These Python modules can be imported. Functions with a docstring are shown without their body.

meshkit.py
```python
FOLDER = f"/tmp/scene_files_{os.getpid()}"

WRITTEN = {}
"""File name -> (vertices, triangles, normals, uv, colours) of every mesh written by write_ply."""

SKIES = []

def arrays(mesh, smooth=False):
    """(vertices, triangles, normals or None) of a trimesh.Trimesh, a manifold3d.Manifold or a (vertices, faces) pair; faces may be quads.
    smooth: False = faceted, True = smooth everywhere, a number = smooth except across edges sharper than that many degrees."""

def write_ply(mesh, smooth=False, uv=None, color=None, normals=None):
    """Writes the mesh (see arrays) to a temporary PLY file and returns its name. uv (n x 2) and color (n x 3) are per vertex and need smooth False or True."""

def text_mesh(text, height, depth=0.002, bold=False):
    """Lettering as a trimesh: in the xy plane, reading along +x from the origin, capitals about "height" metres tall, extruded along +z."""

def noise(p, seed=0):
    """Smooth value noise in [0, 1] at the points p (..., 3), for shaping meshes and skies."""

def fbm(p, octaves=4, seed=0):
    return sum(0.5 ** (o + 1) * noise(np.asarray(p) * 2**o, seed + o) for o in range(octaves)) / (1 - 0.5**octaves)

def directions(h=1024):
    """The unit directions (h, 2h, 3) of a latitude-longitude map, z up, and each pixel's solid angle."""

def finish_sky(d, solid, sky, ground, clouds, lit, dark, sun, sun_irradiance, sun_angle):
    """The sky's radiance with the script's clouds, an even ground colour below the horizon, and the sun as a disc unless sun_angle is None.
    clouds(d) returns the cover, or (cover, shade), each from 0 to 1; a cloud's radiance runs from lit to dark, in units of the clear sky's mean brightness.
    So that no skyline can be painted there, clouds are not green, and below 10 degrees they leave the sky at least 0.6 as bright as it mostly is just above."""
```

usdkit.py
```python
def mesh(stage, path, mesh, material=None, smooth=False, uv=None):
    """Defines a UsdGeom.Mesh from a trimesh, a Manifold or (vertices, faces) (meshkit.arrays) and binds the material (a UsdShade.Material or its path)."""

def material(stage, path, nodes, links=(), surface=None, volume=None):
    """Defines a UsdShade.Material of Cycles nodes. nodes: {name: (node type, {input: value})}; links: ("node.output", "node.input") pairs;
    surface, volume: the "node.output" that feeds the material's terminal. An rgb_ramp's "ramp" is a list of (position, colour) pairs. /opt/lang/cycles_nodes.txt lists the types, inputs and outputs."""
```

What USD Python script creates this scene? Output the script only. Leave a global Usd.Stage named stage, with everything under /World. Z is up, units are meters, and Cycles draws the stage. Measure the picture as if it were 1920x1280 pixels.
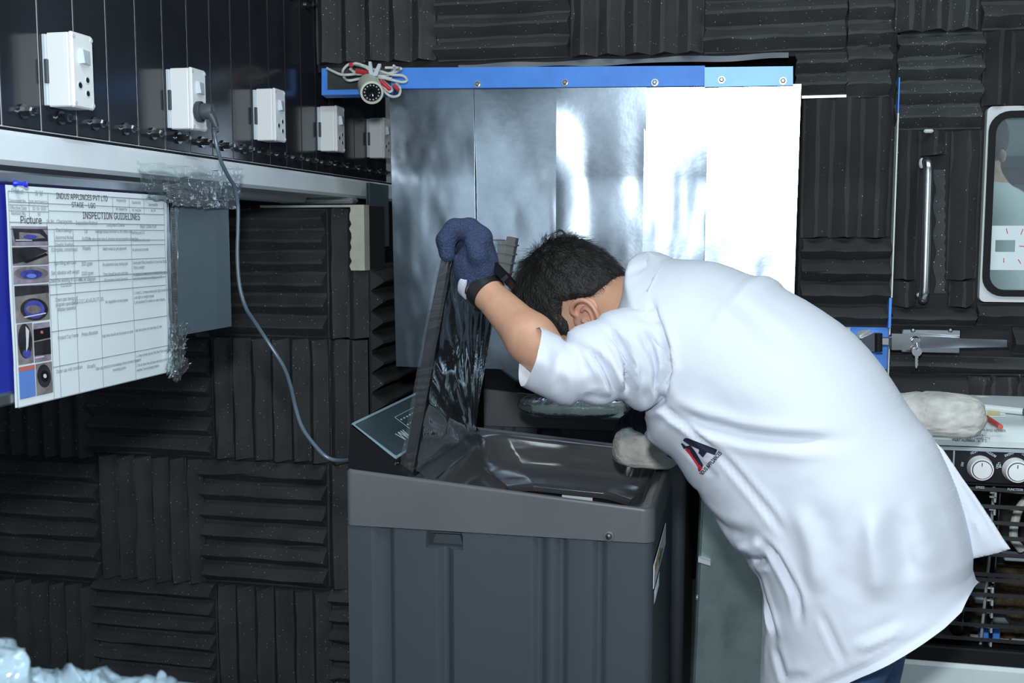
import math, random
import numpy as np
import trimesh
import usdkit, meshkit
from pxr import Usd, UsdGeom, UsdLux, UsdShade, Gf, Sdf, Vt
from shapely.geometry import Polygon, LineString
from shapely import points as sh_points, contains, distance as sh_distance, line_locate_point
from scipy.spatial import Delaunay
from scipy import sparse

random.seed(7)
RNG = np.random.default_rng(7)
stage = Usd.Stage.CreateInMemory()
UsdGeom.SetStageUpAxis(stage, 'Z')
UsdGeom.SetStageMetersPerUnit(stage, 1.0)
UsdGeom.Xform.Define(stage, '/World')
UsdGeom.Scope.Define(stage, '/World/Looks')

# ------------------------------------------------------------------ camera, lights, exposure
FPX = 2000.0
TH, PH = math.radians(12.35), math.atan(0.1)
CAM = np.array([0.0, 0.0, 1.40])
FWD = np.array([-math.sin(TH) * math.cos(PH), math.cos(TH) * math.cos(PH), -math.sin(PH)])
RGT = np.array([math.cos(TH), math.sin(TH), 0.0])
DWN = -np.cross(RGT, FWD)

cam = UsdGeom.Camera.Define(stage, '/World/Camera')
cam.CreateHorizontalApertureAttr(36.0)
cam.CreateVerticalApertureAttr(24.0)
cam.CreateFocalLengthAttr(36.0 * FPX / 1920)
cam.CreateFStopAttr(9.0)
cam.CreateFocusDistanceAttr(2.0)
cam.CreateClippingRangeAttr(Gf.Vec2f(0.03, 100))
cam.CreateExposureAttr(0.0)
M = Gf.Matrix4d(*RGT, 0, *(-DWN), 0, *(-FWD), 0, *CAM, 1)
cam.AddTransformOp().Set(M)

def light_at(l, pos, aim):
    z = np.array(pos, float) - np.array(aim, float); z /= np.linalg.norm(z)
    x = np.cross([0, 0, 1.0], z)
    x = np.array([1.0, 0, 0]) if np.linalg.norm(x) < 1e-6 else x / np.linalg.norm(x)
    y = np.cross(z, x)
    l.AddTransformOp().Set(Gf.Matrix4d(*x, 0, *y, 0, *z, 0, *map(float, pos), 1))

flash = UsdLux.SphereLight.Define(stage, '/World/CameraFlash')      # the flash on the camera's shoe
flash.CreateRadiusAttr(0.05); flash.CreateIntensityAttr(1000.0); flash.CreateColorAttr(Gf.Vec3f(0.88, 0.95, 1.0))
flash.AddTranslateOp().Set(Gf.Vec3d(-0.03, -0.02, 1.66))
for nm, px_, py_, it_ in (('CeilingTube', -0.1, 0.9, 12.0), ('CeilingTube_001', 1.3, 0.9, 12.0)):
    tl = UsdLux.RectLight.Define(stage, '/World/' + nm)
    tl.CreateWidthAttr(1.2); tl.CreateHeightAttr(0.3); tl.CreateIntensityAttr(it_); tl.CreateColorAttr(Gf.Vec3f(0.84, 0.95, 1.0))
    light_at(tl, (px_, py_, 2.74), (px_, py_, 0))
bl = UsdLux.RectLight.Define(stage, '/World/AddedBackRoomLight')  # unseen lamp added to brighten the man and wall beyond the glass
bl.CreateWidthAttr(1.2); bl.CreateHeightAttr(0.3); bl.CreateIntensityAttr(8.0); bl.CreateColorAttr(Gf.Vec3f(0.8, 0.95, 1.0))
light_at(bl, (1.6, 4.0, 2.72), (1.6, 4.0, 0))
tn = UsdLux.RectLight.Define(stage, '/World/AddedTunnelLight')  # unseen lamp added to brighten the rear control panel
tn.CreateWidthAttr(0.8); tn.CreateHeightAttr(0.12); tn.CreateIntensityAttr(9.0); tn.CreateColorAttr(Gf.Vec3f(0.80, 0.94, 1.0))
light_at(tn, (-0.35, 3.35, 2.6), (-0.35, 3.35, 0))
dome = UsdLux.DomeLight.Define(stage, '/World/RoomAmbience')
dome.CreateIntensityAttr(0.45); dome.CreateColorAttr(Gf.Vec3f(0.80, 0.93, 1.0))

# ------------------------------------------------------------------ rays
def ray(px, py):
    return FWD + RGT * ((px - 960) / FPX) + DWN * ((py - 640) / FPX)
def PD(px, py, d): return CAM + ray(px, py) * d
def PX(px, py, X): r = ray(px, py); return CAM + r * ((X - CAM[0]) / r[0])
def PY(px, py, Y): r = ray(px, py); return CAM + r * ((Y - CAM[1]) / r[1])
def PZ(px, py, Z): r = ray(px, py); return CAM + r * ((Z - CAM[2]) / r[2])

# ------------------------------------------------------------------ scene helpers
LOC, COUNT = {}, {}
def numbered(path):
    n = COUNT.get(path, 0); COUNT[path] = n + 1
    return path if n == 0 else f'{path}_{n:03d}'
def keys(p, label=None, cat=None, group=None, kind=None):
    for k, v in (('label', label), ('category', cat), ('group', group), ('kind', kind)):
        if v: p.SetCustomDataByKey(k, v)
def thing(name, label, cat=None, loc=(0, 0, 0), group=None, kind=None):
    path = numbered('/World/' + name)
    x = UsdGeom.Xform.Define(stage, path); x.AddTranslateOp().Set(Gf.Vec3d(*map(float, loc)))
    keys(x.GetPrim(), label, cat, group, kind); LOC[path] = np.array(loc, float)
    return path
def root_of(path): return '/'.join(path.split('/')[:3])
def tri(m):
    if hasattr(m, 'to_mesh'):
        q = m.to_mesh(); return trimesh.Trimesh(q.vert_properties[:, :3], q.tri_verts, process=False)
    if isinstance(m, (tuple, list)) and not isinstance(m[0], trimesh.Trimesh):
        v, f = np.asarray(m[0], float), np.asarray(m[1], int)
        if f.shape[1] == 4: f = np.vstack([f[:, [0, 1, 2]], f[:, [0, 2, 3]]])
        return trimesh.Trimesh(v, f, process=False)
    if isinstance(m, (list,)):
        return trimesh.util.concatenate(m)
    return m
def obj(name, mesh, mat, parent=None, label=None, cat=None, group=None, kind=None, smooth=30):
    """ONE mesh, given in world coordinates, under its thing or part (or at top level)."""
    m = tri(mesh).copy()
    path = numbered((parent or '/World') + '/' + name)
    if parent:
        m.apply_translation(-LOC.get(root_of(parent), np.zeros(3)))
    u = usdkit.mesh(stage, path, m, MATS[mat], smooth=smooth)
    keys(u.GetPrim(), label, cat, group, kind)
    if not parent: LOC[path] = np.zeros(3)
    return path
def copy_of(src, name, loc, label, cat, group):
    path = numbered('/World/' + name)
    x = UsdGeom.Xform.Define(stage, path)
    x.GetPrim().GetReferences().AddInternalReference(src); x.GetPrim().SetInstanceable(True)
    x.ClearXformOpOrder(); x.AddTranslateOp().Set(Gf.Vec3d(*map(float, loc)))
    keys(x.GetPrim(), label, cat, group)
    return path

# ------------------------------------------------------------------ shapes
cat_ = trimesh.util.concatenate
def bx(x0, x1, y0, y1, z0, z1, b=0.0):
    x0, x1 = min(x0, x1), max(x0, x1); y0, y1 = min(y0, y1), max(y0, y1); z0, z1 = min(z0, z1), max(z0, z1)
    if b <= 0:
        m = trimesh.creation.box((x1 - x0, y1 - y0, z1 - z0)); m.apply_translation(((x0 + x1) / 2, (y0 + y1) / 2, (z0 + z1) / 2)); return m
    b = min(b, (x1 - x0) * .45, (y1 - y0) * .45, (z1 - z0) * .45)
    pts = []
    for sx in (0, 1):
        for sy in (0, 1):
            for sz in (0, 1):
                c = np.array([x1 if sx else x0, y1 if sy else y0, z1 if sz else z0]); s = np.array([-1 if sx else 1, -1 if sy else 1, -1 if sz else 1]) * b
                for k in range(3):
                    o = s.copy(); o[k] = 0; pts.append(c + o)
    return trimesh.convex.convex_hull(np.array(pts))
def hull(pts): return trimesh.convex.convex_hull(np.asarray(pts, float))
def cyl(p0, p1, r, n=20, r2=None):
    p0, p1 = np.asarray(p0, float), np.asarray(p1, float)
    return tube([p0, p1], [r, r if r2 is None else r2], n)
def frames(p):
    t = np.gradient(p, axis=0); t /= np.linalg.norm(t, axis=1, keepdims=True) + 1e-12
    a = np.cross(t[0], [0, 0, 1.0] if abs(t[0][2]) < .9 else [1.0, 0, 0]); a /= np.linalg.norm(a)
    A = [a]
    for i in range(1, len(p)):
        a = A[-1] - t[i] * np.dot(A[-1], t[i]); A.append(a / (np.linalg.norm(a) + 1e-12))
    A = np.array(A); return t, A, np.cross(t, A)
def tube(p, r, n=10, cap=True, ell=None):
    p = np.asarray(p, float); r = np.broadcast_to(np.asarray(r, float), (len(p),))
    t, A, B = frames(p); ang = np.arange(n) * 2 * np.pi / n
    e = 1.0 if ell is None else ell
    v = p[:, None] + r[:, None, None] * (np.cos(ang)[None, :, None] * A[:, None] + e * np.sin(ang)[None, :, None] * B[:, None])
    i, j = np.meshgrid(np.arange(len(p) - 1), np.arange(n), indexing='ij')
    q = np.stack([i * n + j, i * n + (j + 1) % n, (i + 1) * n + (j + 1) % n, (i + 1) * n + j], -1).reshape(-1, 4)
    f = [q[:, [0, 1, 2]], q[:, [0, 2, 3]]]; v = v.reshape(-1, 3)
    if cap:
        k = len(v); v = np.vstack([v, p[:1], p[-1:]]); m = (len(p) - 1) * n
        f.append(np.array([[k, (j + 1) % n, j] for j in range(n)])); f.append(np.array([[k + 1, m + j, m + (j + 1) % n] for j in range(n)]))
    return trimesh.Trimesh(v, np.vstack(f), process=False)
def spline(pts, n=8):
    p = np.asarray(pts, float); q = np.vstack([2 * p[0] - p[1], p, 2 * p[-1] - p[-2]]); out = []
    for i in range(1, len(q) - 2):
        for t in np.linspace(0, 1, n, endpoint=False):
            a, b, c, d = q[i - 1], q[i], q[i + 1], q[i + 2]
            out.append(.5 * (2 * b + (c - a) * t + (2 * a - 5 * b + 4 * c - d) * t * t + (3 * b - a - 3 * c + d) * t ** 3))
    out.append(p[-1]); return np.array(out)
def lathe(prof, centre, axis, n=32):
    """prof: (radius, height) pairs along the axis."""
    axis = np.asarray(axis, float); axis /= np.linalg.norm(axis)
    a = np.cross(axis, [0, 0, 1.0] if abs(axis[2]) < .9 else [1.0, 0, 0]); a /= np.linalg.norm(a); b = np.cross(axis, a)
    ang = np.arange(n) * 2 * np.pi / n; prof = np.asarray(prof, float)
    v = np.asarray(centre, float) + prof[:, 1, None, None] * axis + prof[:, 0, None, None] * (np.cos(ang)[None, :, None] * a + np.sin(ang)[None, :, None] * b)
    i, j = np.meshgrid(np.arange(len(prof) - 1), np.arange(n), indexing='ij')
    q = np.stack([i * n + j, i * n + (j + 1) % n, (i + 1) * n + (j + 1) % n, (i + 1) * n + j], -1).reshape(-1, 4)
    return trimesh.Trimesh(v.reshape(-1, 3), np.vstack([q[:, [0, 1, 2]], q[:, [0, 2, 3]]]), process=False)
def grid_mesh(V):
    """V (n, m, 3) -> a sheet."""
    n, m = V.shape[:2]; i, j = np.meshgrid(np.arange(n - 1), np.arange(m - 1), indexing='ij')
    q = np.stack([i * m + j, (i + 1) * m + j, (i + 1) * m + j + 1, i * m + j + 1], -1).reshape(-1, 4)
    return trimesh.Trimesh(V.reshape(-1, 3), np.vstack([q[:, [0, 1, 2]], q[:, [0, 2, 3]]]), process=False)
def slab(V, thick, nrm):
    """A sheet V with a thickness along nrm, closed round its rim."""
    n, m = V.shape[:2]; W = V + np.asarray(nrm, float) * thick
    a, b = grid_mesh(V), grid_mesh(W); b.faces = b.faces[:, ::-1]
    k = n * m; idx = np.arange(k).reshape(n, m)
    rim = np.concatenate([idx[0, :-1], idx[:-1, -1], idx[-1, :0:-1], idx[:0:-1, 0]]); nx = np.roll(rim, -1)
    f = np.vstack([a.faces, b.faces + k, np.stack([rim, rim + k, nx + k], 1), np.stack([rim, nx + k, nx], 1)])
    return trimesh.Trimesh(np.vstack([V.reshape(-1, 3), W.reshape(-1, 3)]), f, process=False)
def ico(c, r, s=(1, 1, 1), sub=3):
    m = trimesh.creation.icosphere(sub, 1.0); m.vertices = m.vertices * np.asarray(s) * r + np.asarray(c); return m
def plate(poly, frame, depth):
    """A shapely polygon (in metres) extruded: frame = (origin, ex, ey, ez)."""
    o, ex, ey, ez = [np.asarray(k, float) for k in frame]
    gs = getattr(poly, 'geoms', [poly])
    m = cat_([trimesh.creation.extrude_polygon(g, depth, engine='earcut') for g in gs])
    v = m.vertices; m.vertices = o + v[:, :1] * ex + v[:, 1:2] * ey + v[:, 2:] * ez
    return m
def rrect(x0, y0, x1, y1, r): return Polygon([(x0 + r, y0 + r), (x1 - r, y0 + r), (x1 - r, y1 - r), (x0 + r, y1 - r)]).buffer(r, 6)
TEXTS = {}
def text(s, h, origin, ex, ey, align='l', depth=.0003, bold=False, sx=1.0):
    key = (s, bold)
    if key not in TEXTS: TEXTS[key] = meshkit.text_mesh(s, 1.0, .1, bold)
    v0 = TEXTS[key].vertices; lo, hi = v0[:, 0].min(), v0[:, 0].max()
    x = (v0[:, 0] - {'l': lo, 'c': (lo + hi) / 2, 'r': hi}[align]) * h * sx
    ex, ey = np.asarray(ex, float), np.asarray(ey, float); ez = np.cross(ex, ey)
    v = np.asarray(origin, float) + x[:, None] * ex + v0[:, 1:2] * h * ey + v0[:, 2:] * (depth / .1) * ez
    return trimesh.Trimesh(v, TEXTS[key].faces, process=False)

# ------------------------------------------------------------------ implicit surfaces (one continuous skin)
class Field:
    def __init__(s, lo, hi, h):
        s.lo, s.h = np.asarray(lo, float), h
        s.n = np.ceil((np.asarray(hi) - s.lo) / h).astype(int) + 1
        s.F = np.full(s.n, 9.0, np.float32)
    def sub(s, lo, hi):
        a = np.clip(np.floor((lo - s.lo) / s.h).astype(int), 0, s.n - 1); b = np.clip(np.ceil((hi - s.lo) / s.h).astype(int) + 1, 1, s.n)
        sl = tuple(slice(int(p), int(max(q, p + 1))) for p, q in zip(a, b))
        ax = [s.lo[k] + s.h * np.arange(sl[k].start, sl[k].stop, dtype=np.float32) for k in range(3)]
        return sl, ax
    def put(s, sl, d, k):
        f = s.F[sl]
        if k > 0:
            hh = np.clip(.5 + .5 * (f - d) / k, 0, 1); d2 = f + (d - f) * hh - k * hh * (1 - hh)
        else: d2 = np.minimum(f, d)
        s.F[sl] = d2
    def cone(s, a, b, ra, rb, k=.02):
        a, b = np.asarray(a, float), np.asarray(b, float); m = max(ra, rb) + .05 + k
        sl, (x, y, z) = s.sub(np.minimum(a, b) - m, np.maximum(a, b) + m)
        X, Y, Z = x[:, None, None] - a[0], y[None, :, None] - a[1], z[None, None, :] - a[2]
        u = b - a; L = max(float(u @ u), 1e-12)
        t = np.clip((X * u[0] + Y * u[1] + Z * u[2]) / L, 0, 1)
        d = np.sqrt((X - t * u[0]) ** 2 + (Y - t * u[1]) ** 2 + (Z - t * u[2]) ** 2) - (ra + t * (rb - ra))
        s.put(sl, d.astype(np.float32), k)
    def chain(s, pts, rs, k=.02):
        for i in range(len(pts) - 1): s.cone(pts[i], pts[i + 1], rs[i], rs[i + 1], k)
    def ell(s, c, r, axes=None, k=.02):
        c, r = np.asarray(c, float), np.asarray(r, float); m = max(r) + .05 + k
        A = np.eye(3) if axes is None else np.asarray(axes, float)
        sl, (x, y, z) = s.sub(c - m, c + m)
        P = [x[:, None, None] - c[0], y[None, :, None] - c[1], z[None, None, :] - c[2]]
        q = [A[i][0] * P[0] + A[i][1] * P[1] + A[i][2] * P[2] for i in range(3)]
        k0 = np.sqrt(sum((q[i] / r[i]) ** 2 for i in range(3))); k1 = np.sqrt(sum((q[i] / r[i] ** 2) ** 2 for i in range(3))) + 1e-9
        s.put(sl, (k0 * (k0 - 1) / k1).astype(np.float32), k)
    def mesh(s, smooth=4):
        F, n = s.F, s.n; I = F < 0
        c = [n[k] - 1 for k in range(3)]; S = np.zeros((*c, 3), np.float32); N = np.zeros(c, np.float32)
        for ax in range(3):
            o = [k for k in range(3) if k != ax]
            a = [slice(None)] * 3; b = [slice(None)] * 3; a[ax] = slice(0, -1); b[ax] = slice(1, None)
            fa, fb = F[tuple(a)], F[tuple(b)]; cr = (fa < 0) != (fb < 0); t = np.where(cr, fa / np.where(cr, fa - fb, 1), 0)
            for i in (0, 1):
                for j in (0, 1):
                    q = [slice(None)] * 3; q[o[0]] = slice(i, i + c[o[0]]); q[o[1]] = slice(j, j + c[o[1]])
                    w = cr[tuple(q)]; N += w; S[..., ax] += t[tuple(q)] * w; S[..., o[0]] += i * w; S[..., o[1]] += j * w
        act = N > 0; ids = np.full(c, -1); ids[act] = np.arange(act.sum())
        v = (np.argwhere(act) + S[act] / N[act][:, None]) * s.h + s.lo; faces = []
        for ax in range(3):
            a = [slice(1, -1)] * 3; b = [slice(1, -1)] * 3; a[ax] = slice(0, -1); b[ax] = slice(1, None)
            ia, ib = I[tuple(a)], I[tuple(b)]; o = [(ax + 1) % 3, (ax + 2) % 3]
            for flip in (False, True):
                w = np.argwhere((ib & ~ia) if flip else (ia & ~ib)); w = w + np.array([0 if k == ax else 1 for k in range(3)])
                def at(d0, d1):
                    q = w.copy(); q[:, o[0]] += d0; q[:, o[1]] += d1; return ids[q[:, 0], q[:, 1], q[:, 2]]
                quad = np.stack([at(-1, -1), at(0, -1), at(0, 0), at(-1, 0)], 1)
                faces.append(quad[:, ::-1] if flip else quad)
        q = np.vstack(faces); q = q[(q >= 0).all(1)]
        m = trimesh.Trimesh(v, np.vstack([q[:, [0, 1, 2]], q[:, [0, 2, 3]]]), process=False)
        e = m.edges_unique; nv = len(v); A = sparse.coo_matrix((np.ones(2 * len(e)), (np.r_[e[:, 0], e[:, 1]], np.r_[e[:, 1], e[:, 0]])), (nv, nv)).tocsr()
        dg = np.maximum(np.asarray(A.sum(1)).ravel(), 1)[:, None]; w = v.copy()
        for _ in range(smooth):
            for lam in (.5, -.53): w = w + lam * ((A @ w) / dg - w)
        m.vertices = w; return m

# ------------------------------------------------------------------ materials
MATS = {}
def mat(name, nodes, links, surface):
    MATS[name] = usdkit.material(stage, '/World/Looks/' + name, nodes, links, surface=surface)
def plain(name, col, rough=.5, metal=0.0, var=0.0, scale=8.0, bump=0.0, bscale=60.0, bdist=.002, **kw):
    N = {'p': ('principled_bsdf', {'base_color': col, 'roughness': rough, 'metallic': metal, **kw})}; L = []
    if var or bump: N['c'] = ('texture_coordinate', {})
    if var:
        N['n'] = ('noise_texture', {'scale': scale, 'detail': 5.0, 'roughness': .6}); L.append(('c.object', 'n.vector'))
        N['r'] = ('rgb_ramp', {'ramp': [(.3, tuple(max(0, k * (1 - var)) for k in col)), (.7, tuple(min(1, k * (1 + var)) for k in col))]})
        L += [('n.fac', 'r.fac'), ('r.color', 'p.base_color')]
    if bump:
        N['bn'] = ('noise_texture', {'scale': bscale, 'detail': 4.0}); N['b'] = ('bump', {'strength': bump, 'distance': bdist})
        L += [('c.object', 'bn.vector'), ('bn.fac', 'b.height'), ('b.normal', 'p.normal')]
    mat(name, N, L, 'p.BSDF')
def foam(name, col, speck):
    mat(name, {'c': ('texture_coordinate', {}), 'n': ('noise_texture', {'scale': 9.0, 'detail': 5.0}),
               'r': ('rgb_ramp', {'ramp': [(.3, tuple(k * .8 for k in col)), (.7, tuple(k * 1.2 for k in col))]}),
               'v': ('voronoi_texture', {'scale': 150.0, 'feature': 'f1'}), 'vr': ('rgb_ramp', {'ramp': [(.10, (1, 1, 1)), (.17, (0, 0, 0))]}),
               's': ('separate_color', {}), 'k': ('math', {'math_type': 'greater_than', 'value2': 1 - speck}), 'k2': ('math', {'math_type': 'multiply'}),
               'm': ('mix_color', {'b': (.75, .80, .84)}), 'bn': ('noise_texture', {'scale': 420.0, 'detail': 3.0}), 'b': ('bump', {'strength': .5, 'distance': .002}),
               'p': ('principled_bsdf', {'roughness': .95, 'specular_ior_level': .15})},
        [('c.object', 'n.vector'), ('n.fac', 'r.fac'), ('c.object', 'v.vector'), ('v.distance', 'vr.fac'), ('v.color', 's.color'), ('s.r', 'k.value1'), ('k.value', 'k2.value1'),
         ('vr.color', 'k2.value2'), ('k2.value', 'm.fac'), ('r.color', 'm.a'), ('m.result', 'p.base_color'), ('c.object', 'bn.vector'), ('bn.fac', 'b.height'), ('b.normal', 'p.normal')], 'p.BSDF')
def metal_sheet(name, col, r0, r1, bump=.15, scale=2.5, metal=1.0):
    mat(name, {'c': ('texture_coordinate', {}), 'n': ('noise_texture', {'scale': scale, 'detail': 6.0, 'roughness': .65}),
               'rr': ('rgb_ramp', {'ramp': [(.3, (r0,) * 3), (.7, (r1,) * 3)]}), 'n2': ('noise_texture', {'scale': 7.0, 'detail': 8.0, 'roughness': .7}),
               'cr': ('rgb_ramp', {'ramp': [(.3, tuple(k * .78 for k in col)), (.7, tuple(min(1, k * 1.12) for k in col))]}),
               'b': ('bump', {'strength': bump, 'distance': .02}), 'p': ('principled_bsdf', {'metallic': metal})},
        [('c.object', 'n.vector'), ('n.fac', 'rr.fac'), ('rr.color', 'p.roughness'), ('c.object', 'n2.vector'), ('n2.fac', 'cr.fac'), ('cr.color', 'p.base_color'), ('n.fac', 'b.height'), ('b.normal', 'p.normal')], 'p.BSDF')
def film(name, tint, ior=1.5, rough=.08, milky=.0, bump=.4, bscale=18.0):
    mat(name, {'c': ('texture_coordinate', {}), 'n': ('noise_texture', {'scale': bscale, 'detail': 4.0, 'distortion': 1.5}), 'b': ('bump', {'strength': bump, 'distance': .01}),
               't': ('transparent_bsdf', {'color': tint}), 'g': ('glossy_bsdf', {'color': (.9, .95, 1.0), 'roughness': rough}), 'f': ('fresnel', {'IOR': ior}),
               'd': ('diffuse_bsdf', {'color': (.7, .75, .78)}), 'm': ('mix_closure', {}), 'm2': ('mix_closure', {'fac': milky})},
        [('c.object', 'n.vector'), ('n.fac', 'b.height'), ('b.normal', 'g.normal'), ('b.normal', 'f.normal'), ('f.fac', 'm.fac'), ('t.BSDF', 'm.closure1'), ('g.BSDF', 'm.closure2'),
         ('m.closure', 'm2.closure1'), ('d.BSDF', 'm2.closure2')], 'm2.closure')

foam('foam', (.066, .069, .070), .14)
foam('foam_dusty', (.070, .074, .076), .30)
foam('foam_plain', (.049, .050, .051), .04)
plain('laminate_black', (.020, .024, .030), .16, var=.3, scale=3.0)
plain('laminate_edge', (.75, .78, .8), .4)
plain('beam_white', (.84, .92, .97), .42, var=.06, scale=5.0)
plain('wall_dark', (.02, .02, .022), .9)
plain('wall_cream', (.62, .62, .53), .8, var=.15, scale=12.0)
plain('wall_back_room', (.36, .42, .44), .9)
plain('wall_room', (.20, .23, .25), .8)
plain('floor_grey', (.16, .17, .18), .6, var=.2)
plain('dark_band', (.05, .06, .07), .7)
metal_sheet('galvanised', (.39, .46, .54), .17, .27, .05)
metal_sheet('galvanised_dull', (.50, .64, .63), .30, .5)
plain('aluminium', (.62, .66, .68), .38, 1.0)
plain('chrome', (.82, .85, .89), .14, 1.0)
plain('steel', (.55, .57, .58), .24, 1.0)
plain('steel_dark', (.20, .21, .22), .3, 1.0)
plain('blue_paint', (.075, .30, .92), .5, var=.12, scale=14.0)
plain('pale_blue_metal', (.28, .55, .90), .42, .25, var=.1)
plain('plastic_white', (.90, .92, .92), .35)
plain('plastic_pale_grey', (.62, .70, .76), .35)  # greyer plastic for backplates, rockers, hole rims, cap screws and cable ties
plain('hole', (.008, .008, .009), .6)
plain('plug_grey', (.06, .075, .09), .45)
plain('cord_grey', (.09, .13, .17), .35)
plain('felt_blue', (.008, .018, .30), .9, var=.1)
plain('pin_blue', (.01, .03, .75), .3)
plain('paper', (.79, .88, .91), .7)
plain('ink', (.06, .07, .08), .7)
plain('ink_light', (.30, .34, .36), .7)
plain('corrugated_grey', (.10, .145, .175), .5, var=.06, scale=6.0)
film('clear_film', (.93, .96, .97), 1.45, .10, .10)
film('lid_film', (.93, .95, .97), 1.38, .12, .04, .35, 9.0)
film('bag_film', (.88, .93, .92), 1.42, .08, .05, .6, 22.0)
film('window_glass', (.80, .88, .88), 1.45, .02, .02, 0.02, 3.0)
plain('washer_body', (.060, .073, .086), .42, var=.05, scale=5.0)
plain('washer_band', (.118, .125, .133), .42, var=.06, scale=5.0)
plain('washer_gloss', (.078, .079, .081), .11)
plain('panel_painted_glare', (.55, .72, .78), .25)  # pale colour stands for light reflected off the rear control panel
plain('washer_panel', (.018, .035, .042), .12)
plain('washer_panel_edge', (.22, .34, .38), .25)
plain('tub_dark', (.004, .004, .0045), .7)
plain('lid_black', (.012, .013, .015), .16)
plain('lid_rib', (.10, .10, .095), .5)
plain('print_pale', (.55, .66, .70), .5)
plain('print_red', (.65, .12, .10), .5)
plain('print_orange', (.75, .38, .05), .5)
plain('print_green', (.06, .30, .12), .5)
plain('coat', (.65, .685, .76), .88, bump=.25, bscale=900.0, bdist=.0006)
plain('skin', (.56, .31, .20), .48, var=.10, scale=25.0, bump=.15, bscale=300.0, bdist=.001, subsurface_weight=.12, subsurface_radius=(.012, .004, .002), subsurface_scale=.5)
plain('skin_ear', (.60, .31, .22), .45, var=.08, scale=40.0)
plain('hair', (.007, .0065, .006), .5, var=.5, scale=120.0, bump=.8, bscale=260.0, bdist=.004)
plain('hair_strand', (.016, .015, .014), .38)
plain('glove_navy', (.034, .054, .115), .95, var=.55, scale=420.0, bump=.9, bscale=260.0, bdist=.004)
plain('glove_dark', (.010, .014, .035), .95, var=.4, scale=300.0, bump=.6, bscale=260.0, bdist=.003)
plain('glove_cuff', (.66, .68, .78), .9, bump=.6, bscale=400.0)
plain('denim', (.045, .10, .22), .9, var=.25, scale=200.0, bump=.3, bscale=500.0)
plain('shoe_black', (.015, .015, .016), .4)
plain('strap_black', (.012, .013, .014), .42)
plain('watch_glass', (.008, .009, .012), .08)
plain('embroidery_black', (.010, .013, .035), .9)
plain('embroidery_red', (.55, .015, .02), .9)
plain('rubber_black', (.010, .011, .012), .6, specular_ior_level=.2)
plain('frame_white', (.70, .74, .74), .5, var=.06)
plain('sign_red', (.70, .08, .07), .7)
plain('sack', (.50, .50, .46), .7, var=.38, scale=16.0, bump=.6, bscale=40.0, bdist=.004)
plain('sack_tape', (.33, .40, .38), .35, var=.3, scale=20.0)
plain('cooler_white', (.66, .74, .74), .4, var=.07, scale=6.0)
plain('cooler_black', (.012, .013, .015), .3)
plain('knob_grey', (.38, .44, .47), .35)
plain('cooler_inside', (.030, .026, .022), .9, var=.6, scale=20.0)
plain('cooler_pad', (.07, .052, .024), .95, var=.7, scale=45.0, bump=1.0, bscale=60.0, bdist=.01)
plain('vane_bright', (.50, .52, .52), .35, .4)
plain('cable_white', (.70, .71, .66), .5)
plain('cctv_cream', (.66, .70, .58), .45)
plain('red_tape', (.60, .03, .04), .5)
plain('led', (.45, .5, .6), .2)
plain('pencil_red', (.55, .06, .04), .5)
plain('note_yellow', (.75, .66, .36), .8)
plain('crumpled', (.20, .28, .33), .16, var=.2, scale=20.0, bump=.5, bscale=25.0)
plain('photo_dark', (.025, .025, .03), .5, var=.7, scale=30.0)
plain('photo_grey', (.22, .20, .20), .5, var=.5, scale=40.0)
plain('photo_blue', (.06, .07, .36), .5, var=.5, scale=35.0)
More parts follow.
